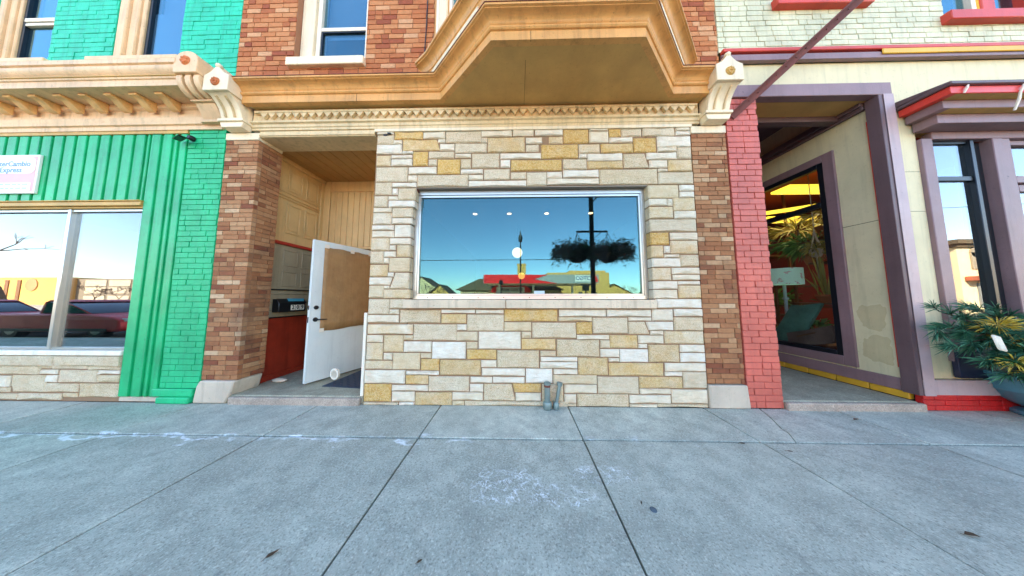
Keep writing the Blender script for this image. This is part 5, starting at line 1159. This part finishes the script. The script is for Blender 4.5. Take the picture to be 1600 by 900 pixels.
house(-34,-80,12,9,4.4,4.2,'house with a steep brown roof far left across the street',sun2,roofb); house(33,-78,14,9,2.2,3.6,'low house with a brown roof right of the utility pole',sunny,roofb); house(46,-70,9,9,2.4,3.4,'small house at the far right of the shop window reflection',sunny,roofb)
house(-24,-70,7,8,2.2,3.0,'small brown gabled house between the bare trees',sunny,roofb)
bark=plain('bare_tree_bark',(.10,.065,.05),.9,var=.3)
def bare_tree(x,y,h,label,seed,rmin=.012):
    rn=random.Random(seed); T=thing('bare_tree',(x,y,0),label,'tree','bare trees across the street')
    tr=MB(); cr=MB()
    def grow(p,d,l,r,lv,mb):
        pa=[p]; 
        for k in range(3):
            d=(d+Vector((rn.gauss(0,.14),rn.gauss(0,.14),rn.gauss(.03,.08)))).normalized(); p=p+d*l/3; pa.append(p)
        mb.tube(pa,[r,r*.9,r*.8,r*.66],5 if lv else 8,caps=False)
        if lv<5:
            for k in range(rn.choice((2,3))):
                a=Vector((rn.gauss(0,1),rn.gauss(0,1),rn.gauss(.25,.5))).normalized(); grow(p,(d*.8+a*.75).normalized(),l*rn.uniform(.62,.85),max(r*.6,rmin),lv+1,cr)
    grow(Vector((x,y,-.1)),Vector((0,0,1)),h*.3,h*.022,0,tr)
    tr.build('trunk',bark,T); cr.build('crown',bark,T)
bare_tree(-26.5,-60,6.2,'low bare tree left of the fuel station',3,.03); bare_tree(-20,-62,5.4,'smaller bare tree close to the fuel station roof',5,.03); bare_tree(38,-75,6,'bare tree by the far right houses',8,.03)
bare_tree(-47.5,-17,12,'tall bare tree on the far pavement reflected at the left edge',12,.006); bare_tree(-72,-34,4.0,'reddish bare tree before the tan civic hall',14,.03); bare_tree(-66,-33,3.8,'second bare tree before the tan civic hall nearest its corner',15,.03)
# civic hall
T=thing('civic_hall',(-100,-44,0),'long tan civic hall with slit windows and a round emblem across the street','building')
q=MB(); q.box(-125,-48,0,-85,-37,5.0); q.build('wall',sunny,T)
q=MB(); q.box(-125.2,-48.1,5.0,-84.9,-36.9,5.2); q.build('coping',sun2,T)
for x in (-95.7,-93.3,-104,-110):
    q=MB(); q.box(x,-36.99,.6,x+.7,-36.9,4.6); q.build('slit_window',M['wood'],T)
q=MB(); q.lathe([(1.2,0),(1.2,.1),(.9,.12),(.9,.1),(.0001,.1)],(-90.5,-36.99,3.7),24,axis='y'); q.build('emblem',plain('bronze_emblem',(.35,.22,.10),.6),T)
T=thing('panelled_hall',(-74,-44,0),'grey panelled concrete hall right of the tan civic hall','building')
q=MB(); q.box(-84.8,-50,0,-66,-38.5,4.9); q.build('wall',plain('grey_brick_wall',(.20,.17,.14),.9,var=.3),T)
for x in (-83,-78.2,-73.4):
    for z in (.5,2.1,3.5): 
        q=MB(); q.box(x,-38.49,z,x+4.2,-38.4,z+1.15); q.build('wall_panel',plain('pale_panel',(.42,.38,.32),.9),T)
# corner commercial block to the right
T=thing('corner_block',(46,-22,0),'cream two storey corner block with ornate windows across the street','building')
q=MB(); q.box(37.2,-30,0,60,-16.6,5.8); q.build('wall',plain('pale_cream_brick',(.70,.58,.38),.9,var=.15),T)
q=MB(); q.box(36.7,-30.2,5.8,60.2,-16.2,6.15); q.box(36.95,-30.1,5.55,60.1,-16.4,5.79); q.build('cornice',roofb,T)
for x in (38.2,40.0,42.0,44.0):
    q=MB(); q.box(x,-16.59,3.7,x+.9,-16.5,5.1); q.lathe([(.45,0),(.45,.09),(.0001,.09)],(x+.45,-16.59,5.1),18,axis='y'); w_=q.build('arched_window',plain('window_grey_%d'%int(x),(.30,.26,.2),.4),T)
q=MB(); q.box(37.5,-16.55,2.7,48,-15.9,3.05); q.build('shop_canopy',plain('dull_red_canopy',(.42,.12,.06),.6),T)
for x in (38.4,41.2,44): 
    q=MB(); q.box(x,-16.59,.5,x+1.9,-16.5,2.5); q.build('shop_window',plain('shop_glass_%d'%int(x),(.22,.25,.28),.2),T)
# street lamp on the far pavement
T=thing('street_lamp',(.35,-17.0,0),'tall thin dark street lamp with a lantern head across the street','street lamp')
q=MB(); q.tube([(.35,-17,0),(.35,-17,6.3)],[.09,.055],10); q.build('post',M['black'],T); q=MB(); q.lathe([(.05,6.3),(.16,6.4),(.2,6.75),(.05,7.1),(.03,7.3),(.0001,7.45)],(.35,-17,0),14); q.build('lantern',M['black'],T)
q=MB(); q.tube([(-1.5,-18.5,0),(-1.5,-18.5,2.6)],.05,8); q.lathe([(.05,2.5),(.2,2.6),(.2,2.9),(.05,3.0)],(-1.5,-18.5,0),8); tag(q.build('pump_sign',M['black']),'short dark post with a boxy head in front of the fuel station','post')
q=MB(); q.tube([(9.2,-27,0),(9.2,-27,2.7)],.08,8); q.box(8.8,-27.2,2.2,9.6,-26.8,2.9); q.box(8.6,-27.2,2.9,9.8,-26.8,3.1); tag(q.build('signal_post',M['black']),'dark traffic signal post before the fuel canopy','post')
# utility pole with two hanging baskets on this pavement
T=thing('utility_pole',(2.235,-3.55,0),'dark pole with a basket arm standing at the kerb','pole')
q=MB(); q.tube([(2.235,-3.55,-.02),(2.235,-3.55,7.5)],[.068,.06],14); q.build('shaft',plain('dark_pole',(.02,.025,.022),.7,var=.3),T)
q=MB(); q.box(1.78,-3.57,3.22,2.70,-3.53,3.27); q.obox((2.5,-3.56,3.22),(.03,0,0),(0,.02,0),(-.25,0,-.2)); q.build('basket_arm',M['black'],T)
q=MB(); q.tube([(2.3,-3.55,4.18),(2.55,-3.55,4.42),(2.9,-3.55,4.6)],.02,8); q.build('guy_arm',M['black'],T)
for cx,lab in ((1.80,'dark hanging basket mirrored on the left of the kerb pole'),(2.69,'dark hanging basket mirrored on the right of the kerb pole')):
    T=thing('hanging_basket',(cx,-3.55,2.3),lab,'hanging basket','hanging baskets on the kerb pole')
    q=MB(); q.lathe([(.0001,2.30),(.16,2.33),(.27,2.45),(.32,2.62),(.0001,2.62)],(cx,-3.55,0),20); q.build('bowl',M['dark'],T)
    q=MB()
    for a in (0,2.1,4.2): q.tube([(cx+.3*math.cos(a),-3.55+.3*math.sin(a),2.62),(cx,-3.55,3.2)],.008,5)
    q.build('chain',M['black'],T)
    q=MB()
    for k in range(2600):
        a=RN.uniform(0,6.28); r=RN.uniform(.05,.38)**.9; sgn_=1 if cx>2.2 else -1
        p=Vector((cx+r*math.cos(a)*1.5+.10*sgn_,-3.55+r*math.sin(a),2.68+RN.gauss(0,.13)-max(0,r-.28)*.55)); blade(q,p,(RN.gauss(math.cos(a),.6),RN.gauss(math.sin(a),.6),RN.gauss(-.2,.5)),RN.uniform(.05,.17),.013,0,(RN.random()*.5,0,0,1),.4)
    for k in range(14):
        a=RN.uniform(0,6.28); p=Vector((cx+.25*math.cos(a),-3.55+.2*math.sin(a),2.65)); d=Vector((math.cos(a)*.55,math.sin(a)*.3,RN.uniform(-.25,.35))); q.tube([p,p+d*.5+Vector((0,0,.05)),p+d],[.008,.006,.003],5,1)
    q.build('greenery',[M['needle'],M['stem']],T,smooth=False)
q=MB(); pa=[(-30+6*k,-19+.15*k,4.9+.012*(k-5)**2*1.0) for k in range(11)]; q.tube(pa,.03,5); tag(q.build('overhead_wire',M['black']),'sagging overhead wire above the far pavement','wire')
q=MB(); pa=[(20+6*k,-14,9.5+.25*k+.01*(k-3)**2) for k in range(8)]; q.tube(pa,.02,5); pa=[(20+6*k,-14.5,7.5+.3*k+.01*(k-3)**2) for k in range(8)]; q.tube(pa,.02,5); tag(q.build('overhead_wire',M['black']),'pair of overhead wires above the street to the right','wire')
# parked cars
def car(x,y,L_,H_,col,name,label,kind='sedan'):
    T=thing(name,(x,y,-.15),label,'car' if kind!='truck' else 'pickup truck','cars parked along the kerb')
    z0=-.15; m=plain(name+'_paint',col,.35,.1,var=.02)
    w=.88
    belt=z0+.62*H_
    lower=[(-L_/2,z0+.30),(-L_/2+.03,belt-.12),(-L_/2+.12,belt),(-L_/2+.3,belt+.02),(L_/2-1.2,belt+.02),(L_/2-.25,belt-.10),(L_/2-.03,belt-.2),(L_/2,z0+.34),(L_/2-.1,z0+.24),(-L_/2+.1,z0+.24)]
    q=MB(); q.prism([(x+a,b) for a,b in lower],'y',y-w,y+w); q.build('body',m,T,bevel=.06,seg=3)
    top=z0+H_
    r0,r1=(-L_/2+.15,L_/2-1.25) if kind=='suv' else ((-.7,L_/2-1.35) if kind=='truck' else (-L_/2+.6,L_/2-1.3))
    dark=plain(name+'_glass',(.012,.016,.022),.06)
    b0_=(r0,belt+.02); b1_=(r0+(.16 if kind!='sedan' else .7),top-.06); b2_=(r1-.95,top-.06); b3_=(r1+.1,belt+.02)
    q=MB(); q.prism([(x+a,b) for a,b in (b0_,b1_,b2_,b3_)],'y',y-w+.09,y+w-.09); q.build('greenhouse',dark,T,bevel=.04,seg=2)
    q=MB(); q.prism([(x+b1_[0]-.06,top-.07),(x+b1_[0]+.1,top),(x+b2_[0]-.2,top),(x+b2_[0]+.06,top-.07)],'y',y-w+.1,y+w-.1)
    for sy in (y-w+.085,y+w-.115):
        for (p0,p1) in ((b0_,b1_),(b3_,b2_),((-.25,belt+.02),(-.2,top-.06))):
            q.obox((x+p0[0]-.05,sy,p0[1]),(.10,0,0),(0,.03,0),(p1[0]-p0[0],0,p1[1]-p0[1]))
    q.build('roof',m,T,bevel=.012)
    q=MB(); q.box(x-L_/2+.4,y+w-.01,z0+.26,x+L_/2-.4,y+w+.012,z0+.36); q.box(x+L_/2-.05,y-.6,z0+.42,x+L_/2+.02,y+.6,z0+.56); q.build_each('trim',M['black'],T)
    for sx in (-L_/2+.8,L_/2-.85):
        for sy in (-w+.02,w-.24):
            q=MB(); q.lathe([(.20,0),(.33,0),(.34,.03),(.34,.19),(.33,.22),(.20,.22)],(x+sx,y+sy,z0+.34),20,axis='y'); wh=q.build('wheel',M['black'],T)
            q=MB(); q.lathe([(.0001,-.005),(.2,.0),(.2,.225),(.0001,.23)],(x+sx,y+sy,z0+.34),14,axis='y'); q.build('rim',M['alu'],wh)
    for sy in (-w+.12,w-.42):
        q=MB(); q.box(x+L_/2-.14,y+sy,belt-.26,x+L_/2-.0,y+sy+.3,belt-.14); q.build('headlight',whitep,T,bevel=.02)
        q=MB(); q.box(x-L_/2-.01,y+sy,belt-.3,x-L_/2+.05,y+sy+.3,belt-.1); q.build('tail_light',redf,T,bevel=.02)
car(-27.4,-5.6,4.6,1.34,(.014,.08,.22),'sedan','dark blue sedan parked at the kerb farthest from the shop'); car(-21.6,-5.6,4.5,1.36,(.62,.010,.03),'estate_car','crimson estate car parked between the blue sedan and the red pickup','suv'); car(-16.3,-5.6,4.8,1.36,(.80,.02,.015),'pickup_truck','bright red pickup parked at the kerb nearest the shop','truck')
# clutter behind the left shop window
for (nm,lab,cat,bx,mt) in (('display_rack','low dark display rack behind the left shop window','rack',[(-6.9,.5,.45,-6.85,1.3,1.0),(-5.6,.5,.45,-5.55,1.3,1.0),(-6.849,.5,.95,-5.601,1.3,1.0),(-6.849,.5,.65,-5.601,1.3,.69)],M['black']),):
    q=MB()
    for b_ in bx: q.box(*b_)
    tag(q.build(nm,mt),lab,cat)

# ------------------------------------------------------------------ LIGHT, SKY, CAMERA
wd=bpy.data.worlds.new('World'); SC.world=wd; wd.use_nodes=True; nt=wd.node_tree
sky=nt.nodes.new('ShaderNodeTexSky'); sky.sky_type='NISHITA'; sky.sun_disc=False
EL,AZ=rad(33),rad(-28)      # azimuth from +Y (behind the buildings) towards -X
sky.sun_elevation=EL; sky.sun_rotation=AZ; sky.altitude=200; sky.air_density=1.0; sky.dust_density=.3; sky.ozone_density=1.2
bg=nt.nodes['Background']; nt.links.new(sky.outputs[0],bg.inputs[0]); bg.inputs[1].default_value=.12
sl=bpy.data.lights.new('sun','SUN'); sl.energy=5.0; sl.angle=rad(.5); sl.color=(1,.88,.70)
so=bpy.data.objects.new('sun',sl); COL.objects.link(so)
sd=Vector((math.sin(AZ)*math.cos(EL),math.cos(AZ)*math.cos(EL),math.sin(EL)))   # towards the sun
so.rotation_euler=(-sd).to_track_quat('-Z','Y').to_euler(); so.location=sd*60
cam=bpy.data.cameras.new('camera'); co_=bpy.data.objects.new('camera',cam); COL.objects.link(co_); SC.camera=co_
cam.sensor_width=36; cam.lens=350/1600*36; cam.shift_y=-(450-437.5)/1600; cam.clip_end=3000; cam.clip_start=.02
f=Vector((-math.sin(.0208)*math.cos(.0789),math.cos(.0208)*math.cos(.0789),math.sin(.0789)))
co_.location=(0,-2.787,1.287); co_.rotation_euler=f.to_track_quat('-Z','Y').to_euler()
vs=SC.view_settings; vs.view_transform='Standard'; vs.look='None'; vs.exposure=2.85; vs.gamma=1
SC.render.engine='CYCLES'; SC.cycles.max_bounces=9; SC.cycles.transparent_max_bounces=16; SC.cycles.diffuse_bounces=4; SC.cycles.glossy_bounces=5; SC.cycles.use_denoising=True
SC.cycles.caustics_reflective=False; SC.cycles.caustics_refractive=False; SC.cycles.sample_clamp_indirect=8
